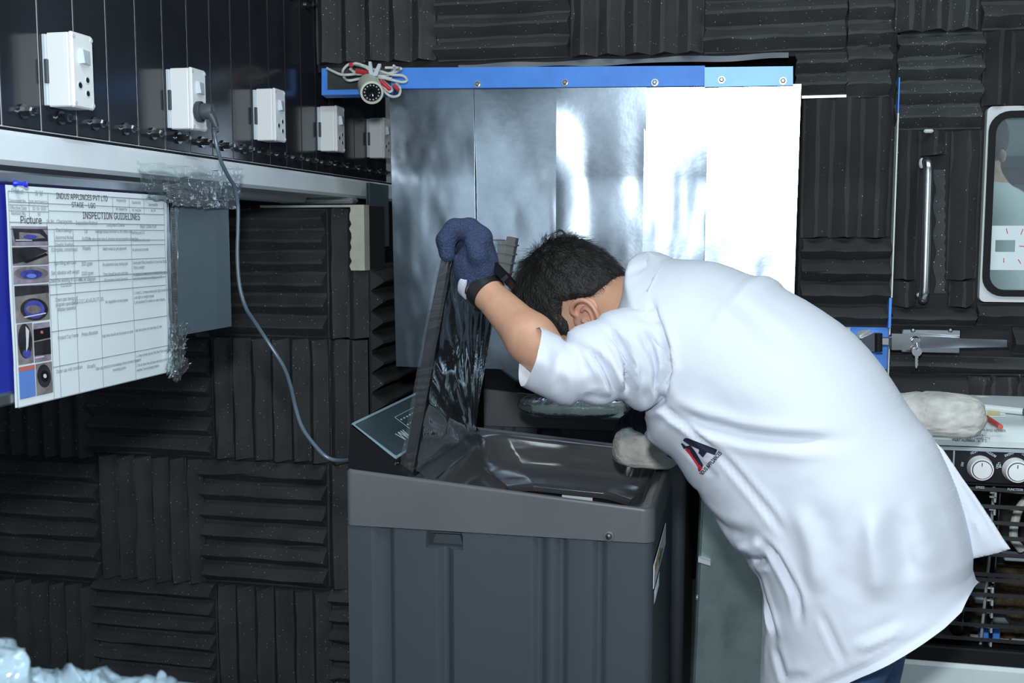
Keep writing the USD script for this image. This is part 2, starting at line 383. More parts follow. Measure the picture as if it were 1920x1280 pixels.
plain('photo_mauve', (.30, .26, .34), .5, var=.4, scale=30.0)
plain('photo_sky', (.12, .26, .66), .5)
plain('photo_pale', (.65, .68, .75), .5)
plain('photo_brick', (.55, .16, .12), .5)
plain('grey_paint', (.17, .20, .22), .5, var=.1)
plain('foil', (.55, .58, .6), .3, .7)
plain('shirt_grey', (.62, .70, .70), .9)
# ------------------------------------------------------------------ the setting
YB, YL, XP = 2.545, 2.76, -1.055          # front wall plane, recessed wall plane, plane of the overhead panels
EX, EY, EZ = np.eye(3)
def foam_tile(o, eu, ev, en, U, V, ribs, seed=0, nseg=7):
    rg = np.random.default_rng(seed); L, W = (V, U) if ribs == 'h' else (U, V)
    n = max(1, round(L / .056)); p = L / n; pr = []
    for k in range(n):
        for t, w in ((0, .004), (.07, .004), (.44, .036), (.56, .036), (.93, .004)): pr.append((k * p + t * p, w))
    pr.append((L, .004)); pr = np.array(pr); s = np.linspace(0, W, nseg)
    A = np.repeat(pr[:, None, 0], nseg, 1); D = np.repeat(pr[:, None, 1], nseg, 1); S = np.repeat(s[None], len(pr), 0)
    A = A + rg.normal(0, .0013, A.shape) * (A > .001) * (A < L - .001); D = np.maximum(.001, D + rg.normal(0, .0012, D.shape))
    S = S + np.where((S < .001) | (S > W - .001), rg.normal(0, .0015, S.shape), 0)
    G = (S[..., None] * eu + A[..., None] * ev if ribs == 'h' else A[..., None] * eu + S[..., None] * ev) + D[..., None] * en + np.asarray(o)
    Gb = (S[..., None] * eu + A[..., None] * ev if ribs == 'h' else A[..., None] * eu + S[..., None] * ev) + np.asarray(o) - .004 * np.asarray(en)
    nn, mm = G.shape[:2]; k = nn * mm; idx = np.arange(k).reshape(nn, mm); g = grid_mesh(G); f = g.faces
    rim = np.concatenate([idx[0, :-1], idx[:-1, -1], idx[-1, :0:-1], idx[:0:-1, 0]]); nx = np.roll(rim, -1)
    m = trimesh.Trimesh(np.vstack([G.reshape(-1, 3), Gb.reshape(-1, 3)]), np.vstack([f, np.stack([rim, rim + k, nx + k], 1), np.stack([rim, nx + k, nx], 1)]), process=False)
    if ribs == 'h': m.faces = m.faces[:, ::-1]
    return m
def tile_px(x0, x1, y0, y1, ribs, parent, Y, mat_='foam', seed=0, lift=0.0):
    xm, ym = (x0 + x1) / 2, (y0 + y1) / 2
    X0, X1, Z0, Z1 = PY(x0, ym, Y)[0], PY(x1, ym, Y)[0], PY(xm, y1, Y)[2], PY(xm, y0, Y)[2]
    obj('foam_tile', foam_tile((X0 + .001, Y - lift, Z0 + .001), EX, EZ, -EY, X1 - X0 - .002, Z1 - Z0 - .002, ribs, seed), mat_, parent)

fl = obj('floor', bx(-3.2, 3.4, -2.9, 6.2, -.1, 0), 'floor_grey', kind='structure')
ce = obj('ceiling', bx(-3.2, 3.4, -2.9, 6.2, 2.95, 3.05), 'wall_back_room', kind='structure')
x592, x1497 = PY(592, 60, YB)[0], PY(1499, 300, YB)[0]
x1668, zl = PY(1668, 500, YB)[0], PY(1000, 122, YB)[2]
wb = thing('wall_back', None, kind='structure')
obj('backing', bx(x592 + .004, x1668, YB, YB + .20, zl, 2.95), 'wall_dark', wb)
obj('pier', bx(x1497 + .004, x1668, YB, YB + .20, 0, zl - .0005), 'wall_dark', wb)
k = 0
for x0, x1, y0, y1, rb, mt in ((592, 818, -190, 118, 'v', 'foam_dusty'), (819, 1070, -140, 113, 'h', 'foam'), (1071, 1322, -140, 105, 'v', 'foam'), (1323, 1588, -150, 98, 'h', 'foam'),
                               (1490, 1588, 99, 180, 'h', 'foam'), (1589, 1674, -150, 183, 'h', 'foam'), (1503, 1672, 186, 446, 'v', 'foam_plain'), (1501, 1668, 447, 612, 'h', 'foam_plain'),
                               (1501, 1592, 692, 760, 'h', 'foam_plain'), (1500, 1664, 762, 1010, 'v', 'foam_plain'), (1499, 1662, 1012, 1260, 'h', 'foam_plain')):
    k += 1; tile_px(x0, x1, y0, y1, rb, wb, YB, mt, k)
zr = PY(1550, 182, YB)[2]
obj('foil_edge', bx(PY(1503, 183, YB)[0], PY(1586, 183, YB)[0], YB - .012, YB, zr - .003, zr + .003), 'foil', wb)
zt = PY(1040, 119, YB)[2]
obj('foil_edge', slab(np.array([[(x, YB - .006 - .004 * math.sin(x * 40), zt - .008 + .002 * math.sin(x * 23)), (x, YB - .003, zt + .005 + .002 * math.sin(x * 31))] for x in np.linspace(PY(860, 120, YB)[0], PY(1478, 120, YB)[0], 40)]), .001, (0, 1, 0)), 'grey_paint', wb)
obj('blue_plate', bx(PY(1580, 650, YB)[0], x1668 + .002, YB - .003, YB, PY(1630, 691, YB)[2], PY(1630, 613, YB)[2]), 'blue_paint', wb)
obj('white_plate', bx(PY(1560, 640, YB)[0], PY(1593, 640, YB)[0], YB - .005, YB, PY(1580, 660, YB)[2], PY(1580, 613, YB)[2]), 'frame_white', wb)
ze1, ze2, ze3 = PY(1673, 150, YB)[2], PY(1672, 215, YB)[2], PY(1665, 556, YB)[2]
obj('edge_strip', bx(x1668 + .0005, x1668 + .0030, YB - .040, YB, ze2, ze1), 'blue_paint', wb)
obj('edge_strip', bx(x1668 + .0005, x1668 + .0035, YB - .040, YB, ze3, ze2 - .0005), 'frame_white', wb)
obj('edge_strip', bx(x1668 - .003, x1668 + .0025, YB - .038, YB, PY(1665, 612, YB)[2], ze3 - .0005), 'blue_paint', wb)
obj('edge_strip', bx(x1668 + .0005, x1668 + .0030, YB - .030, YB, .02, PY(1665, 613, YB)[2]), 'frame_white', wb)

# the recessed wall on the left, and the foam-lined jamb of the opening behind the metal curtain
XJ = PY(694, 600, YL)[0]
wr = thing('wall_recess', None, kind='structure')
zc = PY(560, 386, YL)[2]
obj('backing', bx(-3.2, XJ - .004, YL, YL + .14, 0, zc), 'wall_dark', wr)
obj('backing', bx(-3.2, XJ - .13, YL + .10, YL + .14, zc + .001, 2.95), 'wall_dark', wr)
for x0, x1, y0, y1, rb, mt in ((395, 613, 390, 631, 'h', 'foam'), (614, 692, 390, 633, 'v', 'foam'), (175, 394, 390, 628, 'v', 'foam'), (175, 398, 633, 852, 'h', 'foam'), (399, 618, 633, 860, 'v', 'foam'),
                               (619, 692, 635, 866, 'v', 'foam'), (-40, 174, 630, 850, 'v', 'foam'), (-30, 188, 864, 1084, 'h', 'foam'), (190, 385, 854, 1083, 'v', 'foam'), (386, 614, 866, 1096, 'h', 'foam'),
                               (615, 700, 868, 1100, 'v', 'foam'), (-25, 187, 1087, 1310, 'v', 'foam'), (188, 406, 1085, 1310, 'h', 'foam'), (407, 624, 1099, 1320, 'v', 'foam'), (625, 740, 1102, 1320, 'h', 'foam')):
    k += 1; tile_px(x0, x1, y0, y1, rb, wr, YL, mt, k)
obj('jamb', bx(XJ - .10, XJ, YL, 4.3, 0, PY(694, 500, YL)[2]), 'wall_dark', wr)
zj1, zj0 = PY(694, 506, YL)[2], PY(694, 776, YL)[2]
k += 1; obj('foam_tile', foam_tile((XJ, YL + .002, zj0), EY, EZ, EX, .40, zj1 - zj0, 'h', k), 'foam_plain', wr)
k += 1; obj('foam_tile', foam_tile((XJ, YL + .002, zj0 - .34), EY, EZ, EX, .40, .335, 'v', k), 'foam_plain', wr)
# cream door lining at the corner of the recess
t1 = thing('trim_1', None, kind='structure')
fr = random.Random(4)
zt0, zt1 = PY(680, 506, YL)[2], PY(680, 386, YL)[2]
xs0, xs1 = PY(500, 388, YL)[0], PY(667, 388, YL)[0]
edge = [(xs1 + .003 * math.sin(z * 190) + fr.uniform(-.002, .002), z) for z in np.linspace(zt0, zt1 - .012, 14)]
obj('lining', plate(Polygon(edge + [(xs1, zt1 - .004), (xs0, zt1 - .004), (xs0, zt1 + .002), (XJ + .002, zt1 + .002), (XJ + .002, zt0)]), ((0, YL - .002, 0), EX, EZ, -EY), .040), 'wall_cream', t1)
obj('foil_wrap', bx(PY(530, 375, YL)[0], PY(668, 375, YL)[0], YL - .03, YL + .02, zt1 + .006, zt1 + .022, .006), 'foil', t1)
# the tunnel beyond the curtain, and the room seen through the door's window
obj('wall_tunnel', cat_([bx(-1.4, x1668, 4.3, 4.4, 0, 2.95), bx(x1668 - .06, x1668, YB + .201, 4.299, 0, 2.95), bx(-1.4, -1.3, YL + .141, 4.299, 0, 2.95)]), 'wall_dark', kind='structure')
wf = thing('wall_far', None, kind='structure')
obj('plaster', bx(x1668 - .3, 3.4, 5.6, 5.7, 0, 2.95), 'wall_back_room', wf)
for y0, y1 in ((294, 316), (326, 346)):
    obj('rail', bx(x1668 - .2, 3.4, 5.54, 5.6, PY(1900, y1, 5.6)[2], PY(1900, y0, 5.6)[2], .004), 'dark_band', wf)

# overhead bank of black panels on the left and the white beam below it
lines = [-70, 3, 72, 137, 200, 255, 305, 351, 394, 433, 470, 504, 536, 567, 596, 622, 647, 670, 692, 713, 733]
c0 = 1e6 / (1400 - 3)
yk = [PX(1400 - 1e6 / (c0 + 40.1 * (i - 1)), 200, XP)[1] for i in range(len(lines))]
ZP0, ZP1 = 1.556, 1.985
wl = thing('wall_left', None, kind='structure')
obj('backing', bx(XP - .06, XP - .0026, yk[0] - .3, yk[-1] + .3, ZP0, ZP1), 'laminate_edge', wl)
for i in range(len(yk) - 1):
    pn = obj('metal_panel', bx(XP - .0024, XP, yk[i] + .0016, yk[i + 1] - .0016, ZP0 + .002, ZP1, .001), 'laminate_black', wl)
    ym = (yk[i] + yk[i + 1]) / 2
    for zz in (ZP0 + .026, ZP1 - .03):
        b0 = np.array([XP, ym, zz])
        obj('bolt', cat_([lathe([(.0001, .004), (.011, .004), (.011, 0)], b0, EX, 16), lathe([(0.0001, .019), (.0055, .0195), (.0072, .017), (.0072, .004)], b0, EX, 6), lathe([(.0001, .026), (.0038, .026), (.0038, .018)], b0, EX, 10)]), 'steel_dark', pn)
obj('cap_rail', bx(XP - .05, XP + .004, yk[0] - .3, yk[-1] + .3, ZP1 + .003, ZP1 + .03, .002), 'laminate_black', wl)
t2 = thing('trim_2', None, kind='structure')
obj('beam', bx(XP - .11, XP + .016, yk[0] - .3, yk[-1] + .25, 1.500, 1.550, .007), 'beam_white', t2)
obj('shadow_gap', bx(XP - .10, XP + .002, yk[0] - .3, yk[-1] + .25, 1.5505, 1.5555), 'rubber_black', t2)
obj('lower_rail', bx(XP - .19, XP - .115, yk[8], yk[-1] + .2, 1.487, 1.525, .004), 'beam_white', t2)
obj('wall_left_upper', bx(-3.2, XP - .065, yk[0] - .3, yk[-1] + .3, 1.60, 2.95), 'wall_dark', kind='structure')

# ---- the foam-covered door on the right with its window
d1 = thing('door_1', None, kind='structure')
XD = PY(1673, 500, YB)[0]; XDR = XD + .90
wx0, wx1, wz0, wz1 = PY(1839, 400, YB)[0], PY(1839, 400, YB)[0] + .40, PY(1880, 565, YB)[2], PY(1880, 201, YB)[2]
P_ = lambda X, Z: (X, Z)
leaf = Polygon([(XD, .01), (XDR, .01), (XDR, 2.6), (XD, 2.6)]).difference(rrect(wx0 + .014, wz0 + .02, wx1 - .014, wz1 - .014, .035))
obj('leaf', plate(leaf, ((0, YB + .06, 0), EX, EZ, -EY), .06), 'wall_dark', d1)
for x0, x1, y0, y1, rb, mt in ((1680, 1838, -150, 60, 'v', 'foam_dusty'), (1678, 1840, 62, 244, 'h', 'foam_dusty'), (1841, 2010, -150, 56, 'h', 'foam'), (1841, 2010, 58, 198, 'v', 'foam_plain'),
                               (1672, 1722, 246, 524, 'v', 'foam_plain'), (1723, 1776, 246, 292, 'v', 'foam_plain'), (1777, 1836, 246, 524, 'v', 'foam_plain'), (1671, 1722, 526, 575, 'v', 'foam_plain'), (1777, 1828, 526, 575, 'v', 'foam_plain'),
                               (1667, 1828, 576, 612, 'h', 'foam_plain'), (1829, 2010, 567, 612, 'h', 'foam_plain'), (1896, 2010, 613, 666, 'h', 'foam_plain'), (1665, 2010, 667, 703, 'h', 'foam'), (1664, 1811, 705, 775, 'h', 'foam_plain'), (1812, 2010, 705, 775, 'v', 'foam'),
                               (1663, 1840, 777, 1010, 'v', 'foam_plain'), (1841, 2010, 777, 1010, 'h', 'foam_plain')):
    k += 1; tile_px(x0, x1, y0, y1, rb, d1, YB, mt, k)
obj('white_patch', bx(PY(1727, 250, YB)[0], PY(1745, 250, YB)[0], YB - .040, YB - .030, PY(1735, 252, YB)[2], PY(1735, 245, YB)[2], .003), 'frame_white', d1)
for px_, py_, w, h in ((1728, 306, 10, 20), (1723, 553, 9, 9)):
    c = PY(px_, py_, YB - .012); sw = w / 2 * 2.4 / FPX; sh = h / 2 * 2.4 / FPX
    obj('sealant', ico(c, 1, (sw, .008, sh), 2), 'frame_white', d1)
obj('torn_patch', slab(np.array([[PY(x, y, YB - .002 - .002 * math.sin(y * .2)) for x in (1752 + 3 * math.sin(y * .11), 1762, 1772 + 2 * math.sin(y * .3))] for y in np.linspace(318, 550, 30)]), .002, (0, 1, 0)), 'foam_dusty', d1)
hp = [PY(1738, 303, YB), PY(1738, 303, YB - .05), PY(1740, 310, YB - .062), PY(1740, 340, YB - .065), PY(1737, 440, YB - .065), PY(1734, 535, YB - .065), PY(1732, 553, YB - .062), PY(1731, 560, YB - .045), PY(1731, 560, YB)]
obj('door_handle', tube(spline(hp, 8), .0105, 16), 'steel', d1)
w1 = obj('window_frame', plate(rrect(wx0, wz0, wx1, wz1, .012).difference(rrect(wx0 + .010, wz0 + .016, wx1 - .010, wz1 - .012, .04)), ((0, YB, 0), EX, EZ, -EY), .022), 'frame_white', d1)
g_o, g_i = rrect(wx0 + .004, wz0 + .013, wx1 - .006, wz1 - .011, .042), rrect(wx0 + .018, wz0 + .026, wx1 - .018, wz1 - .024, .034)
obj('gasket', plate(g_o.difference(g_i), ((0, YB - .006, 0), EX, EZ, -EY), .024), 'rubber_black', d1)
obj('pane', plate(rrect(wx0 + .010, wz0 + .018, wx1 - .010, wz1 - .018, .036), ((0, YB + .006, 0), EX, EZ, -EY), .005), 'window_glass', d1)
# fixed wall to the right of the door (out of the frame)
obj('wall_right', bx(XDR + .004, 3.4, YB, YB + .2, 0, 2.95), 'wall_dark', kind='structure')

# the rest of the room behind the camera: dim walls, windows added for reflections
def pierced(x0, x1, z0, z1, holes): 
    g = Polygon([(x0, z0), (x1, z0), (x1, z1), (x0, z1)])
    for h in holes: g = g.difference(rrect(*h, .01))
    return g
obj('wall_front', plate(pierced(-3.2, 3.4, 0, 2.95, [(-2.6, 1.0, -1.2, 2.2), (.7, .9, 2.4, 2.3)]), ((0, -2.9, 0), EX, EZ, -EY), .1), 'wall_room', kind='structure')
obj('wall_side_right', plate(pierced(-2.9, YB - .001, 0, 2.95, [(-1.6, 1.0, .2, 2.2)]), ((3.4, 0, 0), EY, EZ, EX), .1), 'wall_room', kind='structure')
obj('wall_side_left', bx(-3.3, -3.2, -2.9, 6.2, 0, 2.95), 'wall_room', kind='structure')
# ------------------------------------------------------------------ washing machines
def PP(px, py, p0, n):
    r = ray(px, py); return CAM + r * (np.dot(np.asarray(p0) - CAM, n) / np.dot(r, n))
YN, YF = 1.76, 2.265
XL, XF = PY(648, 930, YN)[0], PY(1203, 990, YN)[0]
XR = XF + .022
ZA, ZB_ = PY(652, 879, YN)[2], PY(1217, 953, YN)[2]
ZS = (PY(646, 985, YN)[2] + PY(1217, 1019, YN)[2]) / 2
ztop = lambda x: ZA + (ZB_ - ZA) * (x - XL) / (XF - XL)
def ring(x0, x1, y0, y1, r, n=10, rl=None):
    out = []; rl = r if rl is None else rl
    for cx, cy, a0, q in ((x1 - r, y0 + r, -90, r), (x1 - r, y1 - r, 0, r), (x0 + rl, y1 - rl, 90, rl), (x0 + rl, y0 + rl, 180, rl)):
        for a in np.linspace(math.radians(a0), math.radians(a0 + 90), n): out.append((cx + q * math.cos(a), cy + q * math.sin(a)))
    return np.array(out)
def prism(pts, zlo, zhi):
    """Closed prism over an xy ring; zlo / zhi are numbers or functions of x."""
    n = len(pts); f = lambda z: np.array([z(p[0]) if callable(z) else z for p in pts])
    v = np.vstack([np.c_[pts, f(zlo)], np.c_[pts, f(zhi)]]); i = np.arange(n); j = (i + 1) % n
    side = np.vstack([np.stack([i, j, j + n], 1), np.stack([i, j + n, i + n], 1)])
    t = trimesh.creation.triangulate_polygon(Polygon(pts), engine='earcut')[1]
    return trimesh.Trimesh(v, np.vstack([side, t[:, ::-1], t + n]), process=False)
def groove_ring():
    px = lambda x: PY(x, 1100, YN)[0]
    segs = [(703, 736, .010), (823, 845, .012), (1000, 1022, .010), (1042, 1062, .010), (1113, 1134, .010)]
    pts = [(XL + .002, YN + .03), (XL + .002, YN + .002)]
    for a, b, d in segs:
        A, B = px(a), px(b); s = .006
        pts += [(A - s, YN), (A - s * .2, YN + d * .25), (A + s, YN + d * .9), (A + 2 * s, YN + d), (B - 2 * s, YN + d), (B - s, YN + d * .9), (B + s * .2, YN + d * .25), (B + s, YN)]
    r = ring(XL + .002, XR - .002, YN, YF, .020)
    return np.vstack([pts, r[:20], [(XL + .002, YF)]])
def make_washer(name, label, group, opened):
    t = thing(name, label, 'washing machine', (XL, YN, 0), group)
    body = prism(groove_ring(), .03, ZS)
    h0, h1 = PY(793, 1030, YN), PY(874, 1002, YN)
    rec = hull([(x, y, z) for x, g in ((h0[0], 1), (h1[0], -1)) for y, e in ((YN - .02, 0), (YN + .022, .012)) for z in (h0[2] + e * .6, ZS + .01) for x in (x + g * e,)])
    tubc = trimesh.creation.cylinder(.190, 2.0, sections=48); tubc.apply_translation(((XL + .115 + XR) / 2 + .02, (YN + YF) / 2 - .012, ZS - .36 + 1.0))
    body = trimesh.boolean.difference([body, rec, tubc, bx(XL + .012, XR - .010, YN + .026, YF - .010, ZS - .06, ZS + 1)], engine='manifold')
    bd = obj('body', body, 'washer_body', t)
    obj('side_handle', bx(h0[0] + .008, h1[0] - .008, YN + .010, YN + .0216, ZS - .006, ZS + .001), 'washer_gloss', bd)
    o = ring(XL, XR, YN - .002, YF + .002, .022, 10, .012); q = ring(XL + .010, XR - .010, YN + .008, YF - .008, .013, 10, .006)
    n = len(o); zt = lambda p: np.array([ztop(a[0]) for a in p])
    st = [np.c_[o, np.full(n, ZS + .0015)], np.c_[o, zt(o) - .006], np.c_[o * .75 + q * .25, zt(o) - .0015], np.c_[o * .45 + q * .55, zt(o)], np.c_[q, zt(q) - .002], np.c_[q, np.full(n, ZS + .0015)]]
    V = np.stack([np.vstack([s, s[:1]]) for s in st])
    bnd = grid_mesh(V); bnd.faces = bnd.faces[:, ::-1]
    bn = obj('top_band', bnd, 'washer_band', t)
    sc = PY(1142, 1004, YN)
    obj('screw_boss', lathe([(.0001, -.006), (.009, -.004), (.011, .004)], sc, EY, 20), 'washer_band', bn)
    obj('screw', lathe([(.0001, -.009), (.0045, -.008), (.006, -.003)], sc, EY, 16), 'steel_dark', bn)
    # deck with the basin: from the rounded rectangle down to the round mouth of the drum
    dx0 = XL + .115
    o = ring(dx0, XR - .008, YN + .007, YF - .007, .015, 14); cx, cy = (dx0 + XR) / 2 + .02, (YN + YF) / 2 - .012
    def toward(p, b, z):
        a = np.arctan2(p[:, 1] - cy, p[:, 0] - cx); e = np.c_[cx + .168 * np.cos(a), cy + .172 * np.sin(a)]
        w = p * (1 - b) + e * b; return np.c_[w, zt(w) + z]
    inn = lambda d: ring(dx0 + d, XR - .008 - d, YN + .007 + d, YF - .007 - d, .03 + d * 1.2, 14)
    i1, i2, i3 = inn(.016), inn(.022), inn(.034)
    st = [np.c_[o, zt(o) - .004], np.c_[i1, zt(i1) - .006], np.c_[i2, zt(i2) - .012], np.c_[i3, zt(i3) - .035], toward(i3, .12, -.054), toward(i3, .35, -.068), toward(i3, .7, -.077), toward(i3, .92, -.082), toward(i3, 1.0, -.0845), toward(i3, 1.03, -.089), toward(i3, .99, -.098)]
    V = np.stack([np.vstack([s, s[:1]]) for s in st]); dk = grid_mesh(V); dk.faces = dk.faces[:, ::-1]
    obj('deck', dk, 'washer_gloss', t, smooth=50)
    ZD = (ZA + ZB_) / 2
    obj('drum', lathe([(.178, -.099), (.184, -.13), (.184, -.40), (.0001, -.41)], (cx, cy, ZD), EZ, 48), 'tub_dark', t)
    obj('drum_ring', lathe([(.174, -.128), (.178, -.124), (.183, -.135), (.179, -.16), (.172, -.16), (.174, -.128)], (cx, cy, ZD), EZ, 48), 'rubber_black', t)
    obj('drum_label', bx(cx - .03, cx + .035, cy + .165, cy + .168, ZD - .130, ZD - .106, .001), 'paper', t)
    # console at the back with the sloping control panel
    c0_, c1_ = PY(656, 797, YN + .004), PY(742, 862, YN + .004)
    sec = Polygon([(XL + .002, ZA - .005), (c0_[0], c0_[2]), (c0_[0] + .004, c0_[2] + .001), (c1_[0], c1_[2]), (c1_[0] - .004, c1_[2] - .012), (dx0 + .006, ztop(dx0) - .004)])
    cons = plate(sec, ((0, YF - .006, 0), EX, EZ, -EY), YF - YN - .012)
    cn = obj('console', cons, 'lid_black', t)
    sl = np.array([c1_[0] - c0_[0], 0, c1_[2] - c0_[2]]); SL = np.linalg.norm(sl); sl /= SL; nn = np.cross(EY, sl); nn = nn if nn[2] > 0 else -nn
    p0 = np.array([c0_[0], YN + .006, c0_[2]]); W = YF - YN - .012
    fr_ = lambda u0, v0, u1, v1, r, dep, lift, inner=None: plate(rrect(u0, v0, u1, v1, r) if inner is None else rrect(u0, v0, u1, v1, r).difference(rrect(u0 + inner, v0 + inner, u1 - inner, v1 - inner, r)), (p0 + nn * lift, EY, -sl * 1.0, nn), dep)
    pan = obj('control_panel', fr_(.006, -SL + .006, W - .006, -.006, .004, .002, .001), 'washer_panel' if opened else 'panel_painted_glare', cn, None if opened else 'control panel painted pale for its bright reflection')
    obj('panel_rim', fr_(0, -SL, W, 0, .004, .0035, .0005, .005), 'washer_panel_edge', cn)
    up = -sl
    at = lambda u, v: p0 + EY * u + sl * v + nn * .0032
    obj('panel_print', cat_([text('VW', .020, at(.118, SL * .78), EY, up, 'c', bold=True)] +
        [bx(0, .001, 0, .001, 0, .001)] * 0 +
        [plate(rrect(.17 + 0, -SL + .02, .33, -SL + .075, .002).difference(rrect(.171, -SL + .021, .329, -SL + .074, .002)), (p0 + nn * .003, EY, -sl, nn), .0004)] +
        [plate(rrect(.18 + .018 * i, -SL + .03 + .016 * j, .188 + .018 * i, -SL + .033 + .016 * j, .001), (p0 + nn * .003, EY, -sl, nn), .0004) for i in range(8) for j in range(3)]), 'print_pale', cn)
    obj('indicator', plate(rrect(.345, -SL + .055, .362, -SL + .068, .004), (p0 + nn * .003, EY, -sl, nn), .001), 'print_red', cn)
    # warranty sticker on the front
    s0, s1 = PX(1224, 1108, XR), PX(1247, 992, XR)
    ya, yb, za, zb = s0[1], s1[1], s0[2] + .004, s1[2] + .012; hh = zb - za; ww = yb - ya
    stk = obj('sticker', bx(XR + .0006, XR + .0016, ya, yb, za, zb), 'paper', t)
    f_ = lambda u, v: (XR + .0019, ya + u * ww, za + v * hh)
    obj('sticker_colour', cat_([bx(XR + .0016, XR + .0020, ya + ww * .05, ya + ww * .40, za + hh * .58, zb - hh * .12)]), 'print_orange', stk)
    obj('sticker_colour', cat_([bx(XR + .0016, XR + .0020, ya + ww * .35, ya + ww * .62, za + hh * .22, za + hh * .55)]), 'print_green', stk)
    obj('sticker_print', cat_([text('2', hh * .26, f_(.12, .60), EY, EZ, sx=.8, bold=True)] + [text(s, hh * .075, f_(.44, v), EY, EZ, sx=.62) for s, v in (('YEAR', .79), ('COMPREHENSIVE', .68), ('WARRANTY', .60))] + [text(s, hh * .07, f_(.64, v), EY, EZ, sx=.7) for s, v in (('YEAR', .44), ('MOTOR', .36), ('WARRANTY', .28))]), 'ink', stk)
    obj('sticker_print', text('WARRANTY', .022, (XR + .002, ya + .004, za - .028), EY, EZ, sx=.62, bold=True), 'print_pale', stk)
    # hinged lid
    if opened:
        B, T = PY(772, 890, 1.80), PY(853, 452, 1.80); ax = T - B; ax[1] = 0; L = np.linalg.norm(ax); ax /= L; out = np.cross(EY, ax); out = out if out[0] < 0 else -out
        yl0, yl1 = 1.80, 2.215; F0 = lambda u, y, w: np.array([B[0], 0, B[2]]) + ax * u + EY * y + out * w
        prof = [(0, .0), (0, .016), (.02, .022), (L * .6, .024), (L - .02, .022), (L, .012), (L, 0)]
        yy = [(yl0, .6), (yl0 + .012, 1.0), (yl1 - .012, 1.0), (yl1, .6)]
        V = np.array([[F0(u, y, .011 + (w - .011) * s) for u, w in prof] for y, s in yy])
        lidm = hull(V.reshape(-1, 3))
        ld = obj('lid', lidm, 'lid_black', t)
        obj('lid_lip', cat_([bx(-.012, .0, 0, .05, 0, .1)]).apply_transform(np.eye(4)) if 0 else hull([F0(u, y, w) for u in (L * .78, L + .008) for y in (yl1 - .018, yl1 + .012) for w in (-.002, -.022)]), 'lid_rib', ld)
        for i in range(5):
            u = L * (.80 + .045 * i); obj('rib', hull([F0(a, y, w) for a in (u, u + .003) for y in (yl1 - .022, yl1 + .013) for w in (-.001, -.025)]), 'lid_rib', ld)
        # clear wrapping film drawn towards the hinge corner
        nu, nv = 130, 130; V = np.zeros((nu, nv, 3)); rg = np.random.default_rng(5); ph = rg.uniform(0, 6.3, 8)
        for i, a in enumerate(np.linspace(-.02, 1.0, nu)):
            for j, b in enumerate(np.linspace(0, 1.0, nv)):
                dx_, dy_ = 1.02 - b, a + .03; ang = math.atan2(dx_ * .40, dy_ * L); rad = math.hypot(dx_ * .4, dy_ * L)
                rn = lambda k, s_, m_: (1 - abs(2 * float(meshkit.noise(np.array([ang * k + s_, rad * m_ + s_, s_ * 1.3]), 3)) - 1)) ** 3
                w = .0050 * rn(8, 1.7, 6) + .0024 * rn(19, 5.1, 9)
                w *= min(1, rad / .14) * min(1, 12 * (1.02 - a)) 
                pinch = math.exp(-rad / .05) * .012
                V[i, j] = F0(a * L, yl0 - .004 + b * (yl1 - yl0 + .006), -.003 - w - pinch)
        obj('film', grid_mesh(V), 'lid_film', ld, smooth=60)
        V = np.zeros((120, 8, 3))
        for i, a in enumerate(np.linspace(0, 1, 120)):
            for j, b in enumerate(np.linspace(0, 1, 8)):
                cr = .003 * abs(math.sin(a * 60 + 3 * math.sin(a * 17) + b * 2)) ** 2
                V[i, j] = F0(a * L, yl0 - .0035 - cr, -.003 + b * .027)
        obj('film', grid_mesh(V), 'lid_film', ld, smooth=60)
        V = np.zeros((10, 70, 3))
        for i, a in enumerate(np.linspace(0, 1, 10)):
            for j, b in enumerate(np.linspace(0, 1, 70)):
                V[i, j] = np.array([B[0] + .002 + a * .035, yl0 + b * (yl1 - yl0), B[2] - .012 * a + .003 * float(meshkit.noise(np.array([b * 9, a * 2, 4.0]), 2)) + .01 * (1 - a)])
        obj('film', grid_mesh(V), 'lid_film', ld, smooth=60)
    else:
        obj('lid', hull([(x, y, ztop(x) + w) for x, y in ring(dx0 + .004, XR - .016, YN + .014, YF - .014, .03) for w in (-.003, .010)]), 'lid_black', t)
    return t
washer1 = make_washer('washing_machine', 'dark grey top-loading washing machine with its film-wrapped lid held open', None, True)
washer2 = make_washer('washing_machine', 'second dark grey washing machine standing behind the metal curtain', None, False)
for p_ in (stage.GetPrimAtPath(washer2),):
    UsdGeom.Xformable(p_).GetOrderedXformOps()[0].Set(Gf.Vec3d(float(XL), float(YN + 1.02), 0.0))
LOC[washer2] = np.array([XL, YN, 0.0])
# small white label and knob inside the basin
bl0 = PY(838, 888, YN + .12)
# bag-wrapped leaflet on the rear machine
z2 = ztop(-.30) + .012
c = PZ(1080, 758, z2 + .03); 
pkt = thing('film_packet', 'clear film packet of pale green leaflets lying on the rear washing machine', 'packet', (c[0], c[1], z2))
def packet(cx, cy, z0, w, d, h, seed):
    V = np.zeros((60, 20, 3))
    for i, a in enumerate(np.linspace(-1, 1, 60)):
        for j, b in enumerate(np.linspace(0, 2 * math.pi, 20)):
            tp = (1 - abs(a) ** 6) ** .5 * (.80 + .2 * math.cos(a * 2)); rr = 1 + .10 * meshkit.noise(np.array([a * 7, math.cos(b) * 2, math.sin(b) * 2 + 5]), seed)
            V[i, j] = (cx + a * w / 2, cy + math.cos(b) * d / 2 * tp * rr, z0 + h / 2 + math.sin(b) * h / 2 * tp * min(rr, 1.05))
    return grid_mesh(V)
obj('wrapping', packet(c[0], c[1], z2 - .004, .285, .16, .062, 3), 'bag_film', pkt, smooth=60)
